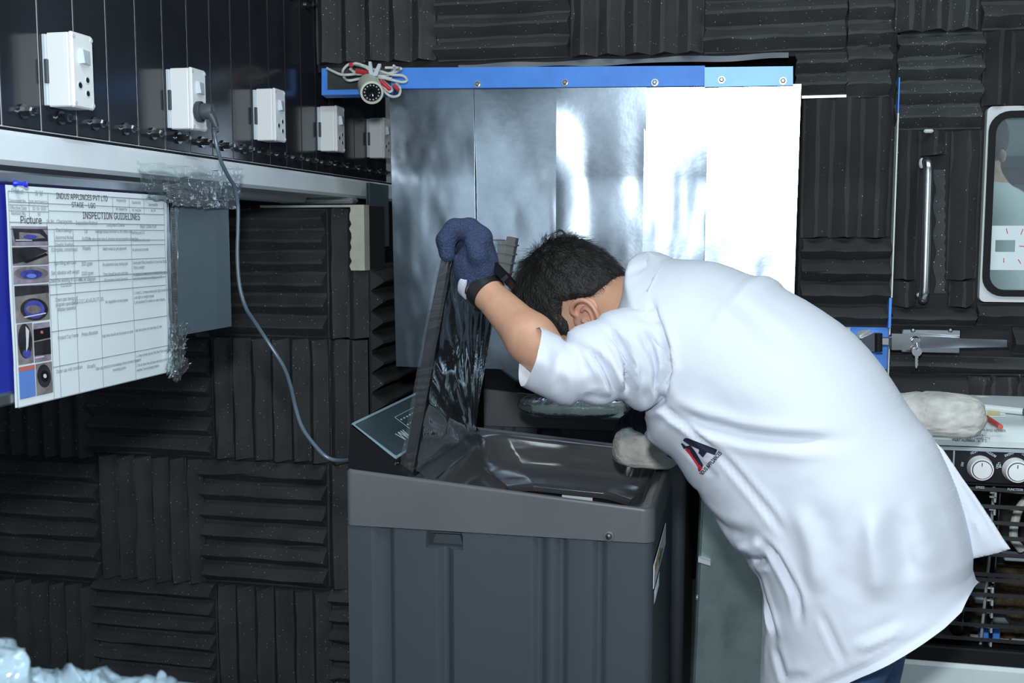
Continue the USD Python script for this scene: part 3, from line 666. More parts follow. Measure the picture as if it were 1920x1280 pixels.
obj('leaflet', bx(c[0] - .10, c[0] + .12, c[1] - .06, c[1] + .06, z2 + .006, z2 + .045, .006), 'corrugated_green' if 'corrugated_green' in MATS else 'sack_tape', pkt)

# ------------------------------------------------------------------ metal strip curtain on its blue rail
cu = thing('strip_curtain', 'curtain of overlapping galvanised sheet strips hanging from a blue rail', 'curtain', (PY(740, 150, 2.49)[0], 2.49, 0))
YR = 2.488
def px_box(x0, x1, ya0, ya1, y, th):      # corners in the photo -> flat bar
    a, b, c_, d = PY(x0, ya0[0], y), PY(x1, ya0[1], y), PY(x1, ya1[1], y), PY(x0, ya1[0], y)
    return hull([p + np.array([0, w, 0]) for p in (a, b, c_, d) for w in (0, th)])
obj('rail', px_box(733, 1322, (127, 123), (166, 161), YR, .012), 'blue_paint', cu)
rl = obj('end_plate', px_box(1321, 1487, (126, 124), (163, 160), YR - .004, .004), 'pale_blue_metal', cu)
obj('rail', px_box(603, 732, (128, 127), (168, 165), YR + .004, .02), 'blue_paint', cu)
obj('rail_lip', hull([PY(x, y, Y) for x, y, Y in ((603, 168, YR), (740, 166, YR), (603, 178, YR), (735, 176, YR), (612, 184, YR + .03), (735, 182, YR + .03), (612, 176, YR + .03), (735, 170, YR + .03))]), 'blue_paint', cu)
obj('foam_pad', px_box(614, 732, (128, 127), (168, 166), YR - .002, .006), 'foam', cu)
for px_, py_, pl in ((896, 158, 0), (1060, 155, 0), (1228, 155, 0), (1353, 150, .004), (1468, 152, .004)):
    c = PY(px_, py_, YR - pl)
    obj('bolt', cat_([lathe([(.0001, -.002), (.0085, -.002), (.0085, 0)], c, EY, 20), lathe([(.0001, -.0075), (.0035, -.0075), (.0055, -.006), (.0055, -.002)], c, EY, 6)]), 'steel', cu)
zb_ = PY(748, 687, 2.50)[2]
def strip(x0, x1, y, slope0, slope1, lean, seed, wav, vbow=0.0):
    X0, X1 = PY(x0, 250, y)[0], PY(x1, 250, y)[0]; zt_ = PY((x0 + x1) / 2, 160, y)[2]; n = 40; V = np.zeros((n, n, 3))
    us = np.linspace(0, 1, n); sl = np.where(us < .40, .40 - us * 1.0, 0.0) if slope0 == 'peak' else slope0 + (slope1 - slope0) * us ** .8; off = np.concatenate([[0], np.cumsum((sl[1:] + sl[:-1]) / 2) / (n - 1)]) * (X1 - X0)
    for i, v in enumerate(np.linspace(0, 1, n)):          # v: 0 at the rail
        g = min(1, v * 3)
        for j, u in enumerate(us):
            nz = (meshkit.fbm(np.array([u * 2.2 + seed, v * 3.1, seed * 1.7]), 3, seed) - .5) * wav
            V[i, j] = (X0 + (X1 - X0) * u + lean * v, y + off[j] * g + nz * g + vbow * math.sin(v * 3.1), zt_ + (zb_ - zt_) * v)
    m = slab(V, .0012, (0, 1, 0)); m.faces = m.faces[:, ::-1]; return m
obj('sheet', strip(731, 888, 2.503, -.06, .02, .010, 1, .012), 'galvanised', cu)
obj('sheet', strip(886, 1046, 2.507, -.02, .03, .006, 2, .010), 'galvanised', cu)
obj('sheet', strip(1043, 1211, 2.502, 'peak', .02, .000, 3, .006), 'galvanised', cu)
obj('sheet', strip(1208, 1330, 2.507, .17, .105, -.003, 4, .006, .006), 'galvanised', cu)
obj('sheet', strip(1327, 1500, 2.501, .02, -.02, -.004, 5, .007, .014), 'galvanised', cu)

# ------------------------------------------------------------------ bullet camera with its bundled cable
cc = PY(697, 173, 2.385); ca = CAM - cc; ca /= np.linalg.norm(ca); ca = ca + np.array([.12, 0, -.30]); ca /= np.linalg.norm(ca)
cv = thing('security_camera', 'small cream bullet camera with a ring of lights under its coiled cable', 'camera', tuple(cc - ca * .03))
R = .0275
obj('housing', lathe([(.0001, -.075), (R * .9, -.073), (R * .98, -.06), (R, -.01), (R * 1.0, .0), (R * .97, .004), (R * .80, .005), (R * .78, .001)], cc, ca, 40), 'cctv_cream', cv)
fa = obj('face', lathe([(R * .79, .001), (R * .45, .0005), (R * .40, .004), (R * .36, .004)], cc, ca, 40), 'rubber_black', cv)
obj('lens', lathe([(R * .38, .003), (R * .34, .0045), (R * .2, .003), (.0001, .0015)], cc, ca, 30), 'watch_glass', cv)
e1 = np.cross(ca, EZ); e1 /= np.linalg.norm(e1); e2 = np.cross(e1, ca)
for i in range(14):
    a = i * 2 * math.pi / 14; obj('infrared_led', ico(cc + ca * .002 + (e1 * math.cos(a) + e2 * math.sin(a)) * R * .62, .0021, sub=2), 'led', fa)
def loop_px(pts, y0=2.455, amp=.012, r=.0032, seed=0, n=10):
    rg = np.random.default_rng(seed); return tube(spline([PY(x, y, y0 + rg.uniform(-amp, amp)) for x, y in pts], n), r, 8)
cb = [[(613, 128), (625, 134), (640, 140), (655, 140), (672, 139), (700, 141)],
      [(700, 141), (680, 146), (655, 151), (645, 145), (643, 132), (655, 120), (668, 121), (685, 126), (695, 134)],
      [(695, 134), (670, 139), (658, 128), (665, 119), (682, 123), (700, 130), (715, 134), (735, 140), (755, 142), (763, 150), (755, 154), (735, 150), (720, 147)],
      [(695, 140), (720, 143), (735, 137), (741, 127), (738, 123)], [(700, 137), (725, 138), (745, 134), (752, 129), (745, 127), (722, 127)],
      [(712, 146), (725, 158), (735, 168), (730, 172), (722, 165), (712, 155)], [(715, 150), (722, 172), (735, 181), (748, 178), (750, 165), (742, 155)], [(655, 128), (665, 135), (690, 142), (715, 146), (735, 147)]]
for i, p_ in enumerate(cb): obj('cable', loop_px(p_, seed=i), 'cable_white', cv)
obj('red_tape', loop_px([(655, 122), (662, 121)], 2.448, .002, .006, 1), 'red_tape', cv)
obj('red_tape', loop_px([(668, 133), (690, 137)], 2.446, .002, .0055, 2), 'red_tape', cv)
obj('red_tape', loop_px([(714, 152), (722, 160), (731, 168)], 2.446, .002, .0055, 3), 'red_tape', cv)
obj('red_tape', loop_px([(738, 160), (747, 169)], 2.446, .002, .0045, 4), 'red_tape', cv)
for a, b in (((694, 118), (697, 140)), ((712, 122), (704, 140))):
    p = PY(*a, 2.43); q = PY(*b, 2.43); obj('cable_tie', hull(np.vstack([bx(-.003, .003, -.003, .003, -.003, .003).vertices + p, bx(-.0045, .0045, -.003, .003, -.003, .003).vertices + q])), 'plastic_pale_grey', cv)
obj('bracket', tube([cc - ca * .07, cc - ca * .075 + EY * .01, np.array([cc[0] - .01, YR - .010, cc[2] + .02])], .006, 10), 'cctv_cream', cv)

# ------------------------------------------------------------------ switched socket boxes on the black panels
def make_socket(px, label):
    """px: x of wall edge, x of front corner, x of far edge, y of top and bottom at the front corner."""
    a, b, c_, yt, yb2 = px; Y0 = PX(a, (yt + yb2) / 2, XP)[1]; q = PY(b, (yt + yb2) / 2, Y0); Xf = q[0]
    Y1 = PX(c_, (yt + yb2) / 2, Xf)[1]; z1, z0 = PY(b, yt, Y0)[2], PY(b, yb2, Y0)[2]
    return Y0, Y1, Xf, z0, z1
S0 = make_socket((80, 137, 176, 57, 200), '')
sy0, sy1, sxf, sz0, sz1 = S0
sw_, sh_ = sy1 - sy0, sz1 - sz0
so = thing('socket_box', 'white switched socket box on the black panels, nearest to the camera and largest', 'socket', (XP, sy0, sz0), 'switched sockets on the black panels')
obj('backplate', bx(XP, XP + .007, sy0 - .001, sy1 + .001, sz0 + .003, sz1 - .003, .001), 'plastic_pale_grey', so)
obj('box', bx(XP + .0065, sxf - .008, sy0 + .001, sy1 - .001, sz0 + .001, sz1 - .001, .002), 'plastic_white', so)
fp = obj('faceplate', bx(sxf - .0085, sxf, sy0, sy1, sz0, sz1, .0025), 'plastic_white', so)
yc, zc_ = (sy0 + sy1) / 2, sz0
obj('rocker_switch', hull([(sxf + w, yc + .002 + dy, sz0 + sh_ * .69 + dz) for w, dy, dz in [(0, -sw_ * .23, -sh_ * .10), (0, sw_ * .23, -sh_ * .10), (0, -sw_ * .23, sh_ * .10), (0, sw_ * .23, sh_ * .10), (.009, -sw_ * .20, -sh_ * .09), (.004, sw_ * .21, -sh_ * .09), (.006, -sw_ * .20, sh_ * .09), (.003, sw_ * .21, sh_ * .09)]]), 'plastic_pale_grey', fp)
for dy, dz, r in ((.20, .0, .0045), (-.16, -.09, .0042), (-.16, .09, .0042)):
    c = np.array([sxf, yc - dy * sw_, sz0 + sh_ * .30 + dz * sh_])
    obj('socket_hole', cat_([lathe([(r * 1.5, 0), (r * 1.4, .0008), (r, .0008)], c, EX, 20)]), 'plastic_pale_grey', fp)
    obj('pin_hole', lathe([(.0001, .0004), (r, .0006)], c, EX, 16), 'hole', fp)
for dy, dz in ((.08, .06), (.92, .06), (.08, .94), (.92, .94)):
    obj('cap_screw', lathe([(.0001, .0012), (.003, .001), (.0034, 0)], (sxf, sy0 + dy * sw_, sz0 + dz * sh_), EX, 14), 'plastic_pale_grey', fp)
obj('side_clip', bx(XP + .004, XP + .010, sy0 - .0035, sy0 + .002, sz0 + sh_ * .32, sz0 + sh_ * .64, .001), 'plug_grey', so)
step = 4 * (yk[10] - yk[2]) / 8
lbls = ['white switched socket box with the grey plug pushed in', 'white switched socket box, third from the front, right of the grey cord', 'white switched socket box half under the left end of the blue rail', 'white switched socket box partly hidden by the metal strip curtain']
boxes = [(sy0, sz0)]
for i, lb in enumerate(lbls):
    ya, yb2, xc = ((122, 239, 347), (161, 263, 508), (195, 282, 624), (221, 299, 727))[i]
    Yn = sy0 + step * (i + 1); zz = PX(xc, (ya + yb2) / 2, sxf)[2] - sh_ / 2
    boxes.append((Yn, zz)); copy_of(so, 'socket_box', (XP, Yn, zz), lb, 'socket', 'switched sockets on the black panels')

# ------------------------------------------------------------------ plug and cord
y2, zz2 = boxes[1]
pc = np.array([sxf + .001, y2 + sw_ * .34, zz2 + sh_ * .30])
pg = thing('power_plug', 'grey three-pin plug with its cord looping down to the washing machine', 'plug', tuple(pc))
obj('plug_face', lathe([(.0001, 0), (.0185, 0), (.0192, .0012), (.0190, .0075), (.0165, .0095)], pc, EX, 28), 'plug_grey', pg)
rot_ = lambda w, y, z: pc + (w, y, z)
obj('plug_body', hull([rot_(w, y, z) for w, y, z in [(.008, .0135 * math.cos(a), .0155 * math.sin(a)) for a in np.linspace(0, 6.28, 20)] + [(.016, .0135 * math.cos(a), .0150 * math.sin(a)) for a in np.linspace(0, 6.28, 16)] + [(.030, .008 * math.cos(a), .002 + .011 * math.sin(a)) for a in np.linspace(0, 6.28, 14)] + [(.028 + .003 * math.cos(a), .004 * math.sin(a), -.014) for a in np.linspace(0, 6.28, 8)]]), 'plug_grey', pg)
obj('strain_relief', tube([pc + (.024, 0, -.004), pc + (.031, .002, -.018), pc + (.034, .004, -.028)], [.0085, .0068, .0055], 12), 'plug_grey', pg)
cp = [pc + (.030, .001, -.016), pc + (.036, .005, -.034)]
dl = [PX(x, y, X) for x, y, X in ((402, 250, -.955), (413, 298, -.948), (428, 330, -.945), (440, 352, -.945), (446, 385, -.945), (446, 430, -.945), (445, 480, -.945), (449, 535, -.94), (461, 577, -.93), (480, 607, -.92), (505, 645, -.90), (532, 688, -.87), (545, 725, -.84), (553, 760, -.81))] + [PD(*q) for q in ((566, 800, 1.95), (588, 832, 1.93), (610, 855, 1.92), (632, 863, 1.93), (660, 862, 1.97))]
obj('cord', tube(spline(cp + dl, 8), .0036, 10), 'cord_grey', pg)

# ------------------------------------------------------------------ notice board, its sheet, pin and tape
XBD = -1.0
yb0, yb1 = PX(-140, 500, XBD)[1], PX(322, 500, XBD)[1]; zb0, zb1 = 1.163, 1.488
nb = thing('notice_board', 'blue felt notice board in an aluminium frame hanging under the white beam', 'board', (XBD, yb1, zb0))
obj('felt', bx(XBD - .014, XBD - .006, yb0 + .004, yb1 - .004, zb0 + .004, zb1 - .004), 'felt_blue', nb)
for a in ((yb0, yb1, zb1 - .018, zb1), (yb0, yb1, zb0, zb0 + .018), (yb0, yb0 + .018, zb0 + .0185, zb1 - .0185), (yb1 - .018, yb1, zb0 + .0185, zb1 - .0185)):
    obj('frame_bar', bx(XBD - .018, XBD, a[0], a[1], a[2], a[3], .003), 'aluminium', nb)
XPP = XBD + .003
def pp(x, y): return PX(x, y, XPP)
pw0, pw1 = pp(19, 550)[1], pp(318, 550)[1]; pzt, pzb = (pp(20, 338)[2] + pp(318, 374)[2]) / 2, (pp(22, 757)[2] + pp(308, 706)[2]) / 2
ps = thing('inspection_sheet', 'large white printed inspection sheet with photo column pinned on the blue board', 'paper', (XPP, pw1, pzb))
V = np.array([[(XPP + .0006 * math.sin(v * 9) + .004 * max(0, .12 - u) * (v > .2) + .010 * max(0, u - .93) * (1 - v), pw0 + (pw1 - pw0) * u - (.006 * math.sin(v * 3.1) if u > .97 else 0), pzb + (pzt - pzb) * v) for u in np.linspace(0, 1, 40)] for v in np.linspace(0, 1, 40)])
m = slab(V, -.0006, (1, 0, 0)); obj('sheet', m, 'paper', ps)
XT = XPP + .0016
def yy_(x, y=540): return PX(x, y, XT)[1]
def zz_(x, y): return PX(x, y, XT)[2]
def hl(y, xa, xb, w=.0009): ya, yb2 = yy_(xa), yy_(xb); return bx(XT, XT + .0003, ya, yb2, y - w / 2, y + w / 2)
def vl(x, za, zb2, w=.0007): y = yy_(x); return bx(XT, XT + .0003, y - w / 2, y + w / 2, za, zb2)
zr_ = [zz_(311, v) for v in (375.4, 391.3, 402.5, 421.3, 431.6, 449.5, 457.8, 483, 509.5, 518.4, 534, 592, 648, 698.5)]
T_, B_ = zr_[0], zr_[-1]
ln = [hl(zr_[0], 23.5, 312, .0012), hl(zr_[1], 23.5, 312), hl(zr_[2], 97, 312), hl(zz_(23, 383.7), 23.5, 97), hl(zz_(23, 395), 23.5, 97), hl(zr_[3], 23.5, 312, .0012), hl(zr_[4], 23.5, 312), hl(zr_[5], 106, 312)] + [hl(z, 93, 312) for z in zr_[6:13]] + [hl(B_, 23.5, 312, .0014)]
ln += [vl(97, zr_[3], T_), vl(61, zr_[3], T_), vl(217, zr_[2], T_), vl(248, zr_[2], T_), vl(275, zr_[2], T_), vl(23.5, B_, T_), vl(312, B_, T_), vl(93, B_, zr_[3]), vl(106, B_, zr_[4]), vl(141, B_, zr_[4]), vl(187, B_, zr_[4]), vl(249, B_, zr_[4])]
obj('table_lines', cat_(ln), 'ink_light', ps)
def tx(s, px, py, h, al='c', bold=False, sx=1.0): return text(s, h, (XT + .0002, yy_(px), zz_(px, py)), EY, EZ, al, .0002, bold, sx)
big = [tx('INDUS APPLINCES PVT LTD', 162, 375, .0085, sx=.82), tx('STAGE - LQC', 163, 389, .0075, sx=.9), tx('INSPECTION GUIDELINES', 216, 411, .0105, sx=.86), tx('Picture', 64, 419, .0105, sx=1.0)]
obj('print', cat_(big), 'ink', ps)
sm = [('Product', 41, 363, .0065, 'c'), ('W M', 80, 367, .0075, 'c'), ('Document No.', 41, 380, .005, 'c'), ('IAPL/PDI/WM/104', 80, 382, .0045, 'c'), ('Effective Date', 41, 393, .005, 'c'), ('22-06-2023', 80, 394, .0045, 'c'), ('Revision No.', 41, 403, .005, 'c'), ('00', 79, 404, .0045, 'c'),
      ('Prepared By', 233, 378, .0045, 'c'), ('Checked By', 261, 382, .0045, 'c'), ('Approved By', 292, 386, .0045, 'c'), ('Mr. Deepak Raj', 233, 394, .0042, 'c'), ('Mr. Anuj Das', 261, 396, .0042, 'c'), ('Mr. AP', 292, 397, .0042, 'c'),
      ('Sr. No.', 100, 418, .0055, 'c'), ('Checkpoints', 126, 419, .006, 'c'), ('Inspection Method', 167, 421, .0058, 'c'), ('Judgment Criteria', 221, 424, .0055, 'c'), ('Major Check Point', 282, 427, .0055, 'c')]
rows = [(436, 'Check leakage', 'Cq', 'Leakage should not over 0.5 mA (RMS) Pass', 'Earthing point 0.2'), (450, 'Abnormal Noise', 'Audible', 'No abnormal noise & vibration during operation of machine', 'No abnormal noise occur'), (468, 'Graphic Position\n(Complete, correctness)', 'Visually', 'Match exact as per approval', 'No abnormal cosmetic'),
        (497, 'Spin filling with load', '500 gram', 'No abnormal noise during spin', 'During spin filling inspection of more than filling wobbling\nTilting is weight'), (515, 'Spin vibration with weight', '1000 gram', 'Timer should be upto soft start', 'No abnormal noise occur more than 2 mm above spring'), (526, 'Check the working of LED and\nC1,C2,C3', 'As ref diagram', 'All functions should be work', '1. Using 1, 2 means normal weight display and light sets and\nset Lid to moderate then display on 2 PB'),
        (566, 'Check part device of\nprogram operation &\ndisplay operation', '0,1,2,3,0,1,60,45,30,77,00L', 'No reparation no be bypass', '1. Using 2, 1 means normal drain light should turn on as intends.\nLook light on weight display\n2. all possible 0% number no water intends...'),
        (628, 'Product Top Frame', 'Press Absolute', 'Gap look should not be loose no more', 'Gap look under not more than 0.2 mm'), (690, 'Outer cap visit condition', 'Visually', 'Gap cap should not be leakage loose not less than from\nmounting points', '1. Jump normal cap and find free from loose touch from other body.\nand\n2. No all other two all types and spring loose from other all cap\nwhether from all testing checks')]
for y, a, b, c_, d in rows:
    for s, x, al, h, dy in ((a, 124, 'c', .0052, -2), (b, 165, 'c', .0056, 0), (c_, 218, 'c', .0046, 0), (d, 250.5, 'l', .0044, 2)):
        parts_ = s.split('\n')
        for i, q in enumerate(parts_): sm.append((q, x, y + dy * (1 if y < 520 else -3) + (i - (len(parts_) - 1) / 2) * 9, h, al))
obj('print', cat_([tx(s, x, y, h, al, sx=.78) for s, x, y, h, al in sm]), 'ink_light', ps)
def ph(x0, x1, y0, y1, mat_, lift=.0003): ya, yb2 = yy_(x0), yy_(x1); return bx(XT, XT + lift, ya, yb2, zz_((x0 + x1) / 2, y1), zz_((x0 + x1) / 2, y0))
def disc(x, y, rx, ry, lift=.0006): 
    a = np.linspace(0, 2 * math.pi, 28, endpoint=False); return plate(Polygon([(yy_(x + rx * math.cos(t)), zz_(x + rx * math.cos(t), y + ry * math.sin(t))) for t in a]), ((XT, 0, 0), EY, EZ, EX), lift)
def quad(pts, lift=.0006): return plate(Polygon([(yy_(x), zz_(x, y)) for x, y in pts]), ((XT, 0, 0), EY, EZ, EX), lift)
for r, bg, els in (((26, 94, 424, 460), 'photo_mauve', [(quad([(28, 428), (84, 430), (93, 442), (93, 452), (32, 453)]), 'photo_dark'), (quad([(40, 435), (78, 438), (88, 446), (40, 450)], .0009), 'photo_grey'), (disc(60, 444, 13, 4, .0011), 'photo_blue'), (quad([(33, 449), (63, 449.5), (63, 451), (33, 451)], .0012), 'photo_pale')]),
                   ((26, 93, 462.5, 496), 'photo_grey', [(quad([(26, 465), (70, 462.8), (93, 470), (50, 490), (26, 495)]), 'photo_dark'), (quad([(46, 491), (88, 474), (92, 478), (52, 493)], .0009), 'rubber_black')]),
                   ((26, 92, 499, 530), 'photo_mauve', [(disc(59, 512, 32, 12), 'photo_grey'), (disc(59, 514, 21, 8.5, .0009), 'photo_blue'), (disc(59, 517, 9, 4, .0012), 'photo_sky')]),
                   ((27, 91, 534, 602), 'photo_grey', [(quad([(27, 536), (91, 534.5), (91, 548), (27, 556)]), 'photo_dark'), (disc(62, 580, 26, 21), 'photo_dark'), (disc(62, 580, 19, 17, .0009), 'photo_blue'), (disc(60, 580, 14, 8, .0011), 'photo_grey'), (quad([(42, 594), (82, 586), (83, 588), (43, 596)], .0014), 'photo_pale')]),
                   ((28, 57, 607, 683), 'photo_grey', [(disc(42, 640, 13, 33), 'photo_dark'), (disc(44, 664, 8, 8, .0009), 'photo_blue'), (quad([(44, 612), (50, 620), (47, 650), (43, 660), (44, 640)], .0010), 'photo_pale')]),
                   ((59, 90, 605, 678), 'photo_mauve', [(quad([(59, 618), (90, 613), (90, 633), (59, 640)]), 'rubber_black'), (disc(74, 623, 2.5, 3, .0009), 'photo_brick'), (quad([(59, 642), (90, 636), (90, 664), (59, 668)]), 'photo_dark'), (quad([(60, 671), (76, 668), (76, 670), (60, 673)], .0009), 'photo_pale')]),
                   ((28, 58, 687, 747), 'photo_sky', [(quad([(28, 690), (58, 684.5), (58, 693), (28, 698)]), 'photo_brick')]),
                   ((60, 91, 681, 740), 'photo_grey', [(disc(75, 706, 13, 22), 'photo_dark'), (disc(76, 706, 8, 11, .0009), 'rubber_black'), (disc(76, 706, 3, 4, .0012), 'photo_pale')])):
    pho = obj('photo', ph(*r, bg), bg, ps)
    for e, mm in els: obj('photo_detail', e, mm, pho)
pin_ = pp(24, 343); pin = thing('push_pin', 'blue push pin in the top left corner of the inspection sheet', 'pin', tuple(pin_))
obj('head', lathe([(.0001, .020), (.0042, .0195), (.0045, .017), (.0026, .014), (.0024, .008), (.0046, .004), (.0046, .002), (.0001, .0015)], pin_, EX + .25 * EY - .1 * EZ, 18), 'pin_blue', pin)

def corrugated(x0, x1, yt, yb2, X, n, label):
    ya, yb3 = PX(x0, (yt + yb2) / 2, X)[1], PX(x1, (yt + yb2) / 2, X)[1]; z1, z0 = PX((x0 + x1) / 2, yt, X)[2], PX((x0 + x1) / 2, yb2, X)[2]
    t = thing('corrugated_sheet', label, 'plastic sheet', (X, ya, z0)); th = .008
    for s in (0, 1): obj('liner', bx(X - th * s - .0012, X - th * s, ya, yb3, z0, z1), 'corrugated_grey', t)
    zs = np.arange(z0, z1, .0042)
    obj('flutes', cat_([bx(X - th, X - .0012, ya, yb3, z, z + .0010) for z in zs]), 'corrugated_grey', t)
    return t
corrugated(331, 431, 350, 621, XBD + .002, 0, 'grey corrugated plastic sheet hung beside the notice board')
corrugated(693, 729, 345, 462, -1.02, 0, 'small grey corrugated plastic sheet hanging under the far end of the beam')

def crumple(pts, n, X, seed, amp, th=0.0):
    """A crumpled film patch spanned by a quad of photo points on the plane x = X."""
    c_ = [PX(*p, X) for p in pts]; V = np.zeros((n, n, 3))
    for i, a in enumerate(np.linspace(0, 1, n)):
        for j, b in enumerate(np.linspace(0, 1, n)):
            p = (c_[0] * (1 - b) + c_[1] * b) * (1 - a) + (c_[3] * (1 - b) + c_[2] * b) * a
            q = np.array([a * 5 + seed, b * 5, seed * .7]); w = abs(meshkit.fbm(q, 4, seed) - .5) * 2 * amp
            ej = (meshkit.noise(np.array([a * 14, b * 14, seed + 3.3]), seed) - .5) * amp * 1.2
            V[i, j] = p + np.array([.002 + w, ej * (a in (0, 1) or b < .02 or b > .98) * 1.5, ej])
    return grid_mesh(V)
tp = thing('clear_tape', 'crumpled clear packing tape holding the grey plastic sheet to the beam', 'tape', tuple(PX(350, 350, XBD + .01)))
obj('tape', crumple([(250, 303), (452, 315), (440, 392), (275, 372)], 46, XBD + .010, 3, .008), 'bag_film', tp)
obj('tape', crumple([(300, 345), (415, 340), (405, 392), (318, 385)], 40, XBD + .016, 8, .008), 'clear_film', tp)
tq = thing('clear_tape', 'crumpled clear tape wrapped round the lower right corner of the notice board', 'tape', tuple(PX(335, 650, XBD + .01)))
obj('tape', crumple([(318, 600), (350, 612), (338, 690), (308, 705)], 36, XBD + .010, 5, .016), 'bag_film', tq)
obj('tape', crumple([(320, 660), (352, 683), (330, 716), (316, 704)], 24, XBD + .012, 6, .012), 'bag_film', tq)
tr = thing('clear_tape', 'long strip of clear tape running down the board edge beside the inspection sheet', 'tape', tuple(PX(325, 500, XBD + .004)))
obj('tape', crumple([(316, 392), (331, 388), (331, 640), (312, 660)], 40, XBD + .006, 9, .005), 'clear_film', tr)
# ------------------------------------------------------------------ the man bending over the machine
class Wall:
    """A vertical reference plane in the room through p0 along direction d; n points to the side the camera is on."""
    def __init__(s, p0, d):
        s.p0 = np.asarray(p0, float) * [1, 1, 0]; s.e = np.array([d[0], d[1], 0.0]); s.e /= np.linalg.norm(s.e); s.n = np.array([s.e[1], -s.e[0], 0.0])
        if s.n[1] > 0: s.n = -s.n
    def hit(s, px, py, off=0.0): return PP(px, py, s.p0 + s.n * off, s.n)
    def st(s, p): q = np.asarray(p) - s.p0; return np.stack([q @ s.e, q[..., 2]], -1)
    def w(s, st, off): st = np.asarray(st); return s.p0 * [1, 1, 0] + st[..., :1] * s.e + st[..., 1:2] * EZ + np.asarray(off)[..., None] * s.n
BP = Wall((-.307, 1.93, 0), (1, -.377))
def poly_st(W, pts): return np.array([W.st(W.hit(*p)) for p in pts])
class Puffed:
    """A garment piece: an outline on its plane, swelling to both sides with an elliptic section; hems stay open."""
    def __init__(s, W, outline, openings, R, T, back=1.0, folds=(), noise=.003, nscale=9.0, seed=1, res=.0085, extra=None):
        s.crease = 1.7; s.W, s.R, s.T, s.back, s.extra, s.noise, s.nscale, s.seed = W, R, T, back, extra, noise, nscale, seed
        s.P = poly_st(W, outline); s.poly = Polygon(s.P).buffer(0)
        n = len(s.P); keep = [i for i in range(n) if i not in openings]
        s.rim = LineString(s.P).__class__([]) if not keep else __import__('shapely').MultiLineString([[s.P[i], s.P[(i + 1) % n]] for i in keep])
        s.folds = [(LineString(poly_st(W, f[0])), f[1] * .00092, f[2]) for f in folds]
        dense = np.vstack([np.linspace(s.P[i], s.P[(i + 1) % n], max(2, int(np.linalg.norm(s.P[(i + 1) % n] - s.P[i]) / res * 1.6)), endpoint=False) for i in range(n)])
        pts = [dense]
        for t in (.0004, .0015, .0035, .0065, .0105, .0155, .022):
            b = s.poly.buffer(-t)
            for g in getattr(b, 'geoms', [b]):
                if g.is_empty: continue
                L = g.exterior.length; pts.append(np.array([g.exterior.interpolate(k).coords[0] for k in np.arange(0, L, res)]))
        x0, y0, x1, y1 = s.poly.bounds; gx, gy = np.meshgrid(np.arange(x0, x1, res), np.arange(y0, y1, res)); g = np.c_[gx.ravel(), gy.ravel()]
        g[:, 0] += (np.round((g[:, 1] - y0) / res) % 2) * res * .5
        g = g[contains(s.poly.buffer(-.026), sh_points(g))]; pts.append(g); s.pts = np.vstack(pts); nb = len(dense)
        d = Delaunay(s.pts); c = s.pts[d.simplices].mean(1); f = d.simplices[contains(s.poly.buffer(1e-5), sh_points(c))]
        a = s.pts[f]; area = (a[:, 1, 0] - a[:, 0, 0]) * (a[:, 2, 1] - a[:, 0, 1]) - (a[:, 1, 1] - a[:, 0, 1]) * (a[:, 2, 0] - a[:, 0, 0])
        f = f[np.abs(area) > 1e-10]; area = area[np.abs(area) > 1e-10]; f[area < 0] = f[area < 0][:, ::-1]; s.f = f
    def depth(s, st, folds=True):
        st = np.atleast_2d(st); q = sh_points(st); dist = sh_distance(s.rim, q); r = np.minimum(dist / s.R, 1); t = s.T * np.sqrt(np.maximum(0, 1 - (1 - r) ** 2))
        if s.extra is not None: t = t + s.extra(st) * np.minimum(dist / .02, 1)
        p3 = np.c_[st * s.nscale, np.full(len(st), s.seed * 1.37)]
        w = np.minimum(dist / .03, 1); t = t + (meshkit.fbm(p3, 4, s.seed) - .5) * 2 * s.noise * w + (meshkit.fbm(p3 * 3.1 + 7, 3, s.seed) - .5) * s.noise * .7 * w
        if folds:
            for l, wd, am in s.folds:
                wd, am = max(wd * .85, .0055), am * s.crease
                e = sh_distance(l, q); u_ = line_locate_point(l, q, normalized=True); tp_ = np.clip(np.minimum(u_, 1 - u_) * 4.5, .12, 1); w2 = w * tp_; t = t + am * np.exp(-(e / wd) ** 2) * w2 - am * .45 * np.exp(-((e - wd * 1.9) / wd) ** 2) * w2
        return t
    def mesh(s, two=True):
        t = s.depth(s.pts); A = s.W.w(s.pts, t)
        if not two: return trimesh.Trimesh(A, s.f, process=False)
        B = s.W.w(s.pts, -np.maximum(s.depth(s.pts, False) * s.back, 0)); k = len(s.pts); fl = s.f if np.dot(np.cross(s.W.e, EZ), s.W.n) > 0 else s.f[:, ::-1]
        m = trimesh.Trimesh(np.vstack([A, B]), np.vstack([fl, fl[:, ::-1] + k]), process=False); m.merge_vertices(digits_vertex=5); return m
    def on(s, px, py, lift=0.0):
        p = s.W.hit(px, py)
        for _ in range(5):
            off = float(s.depth(s.W.st(p)[None])[0]) + lift; p = s.W.hit(px, py, off)
        return p

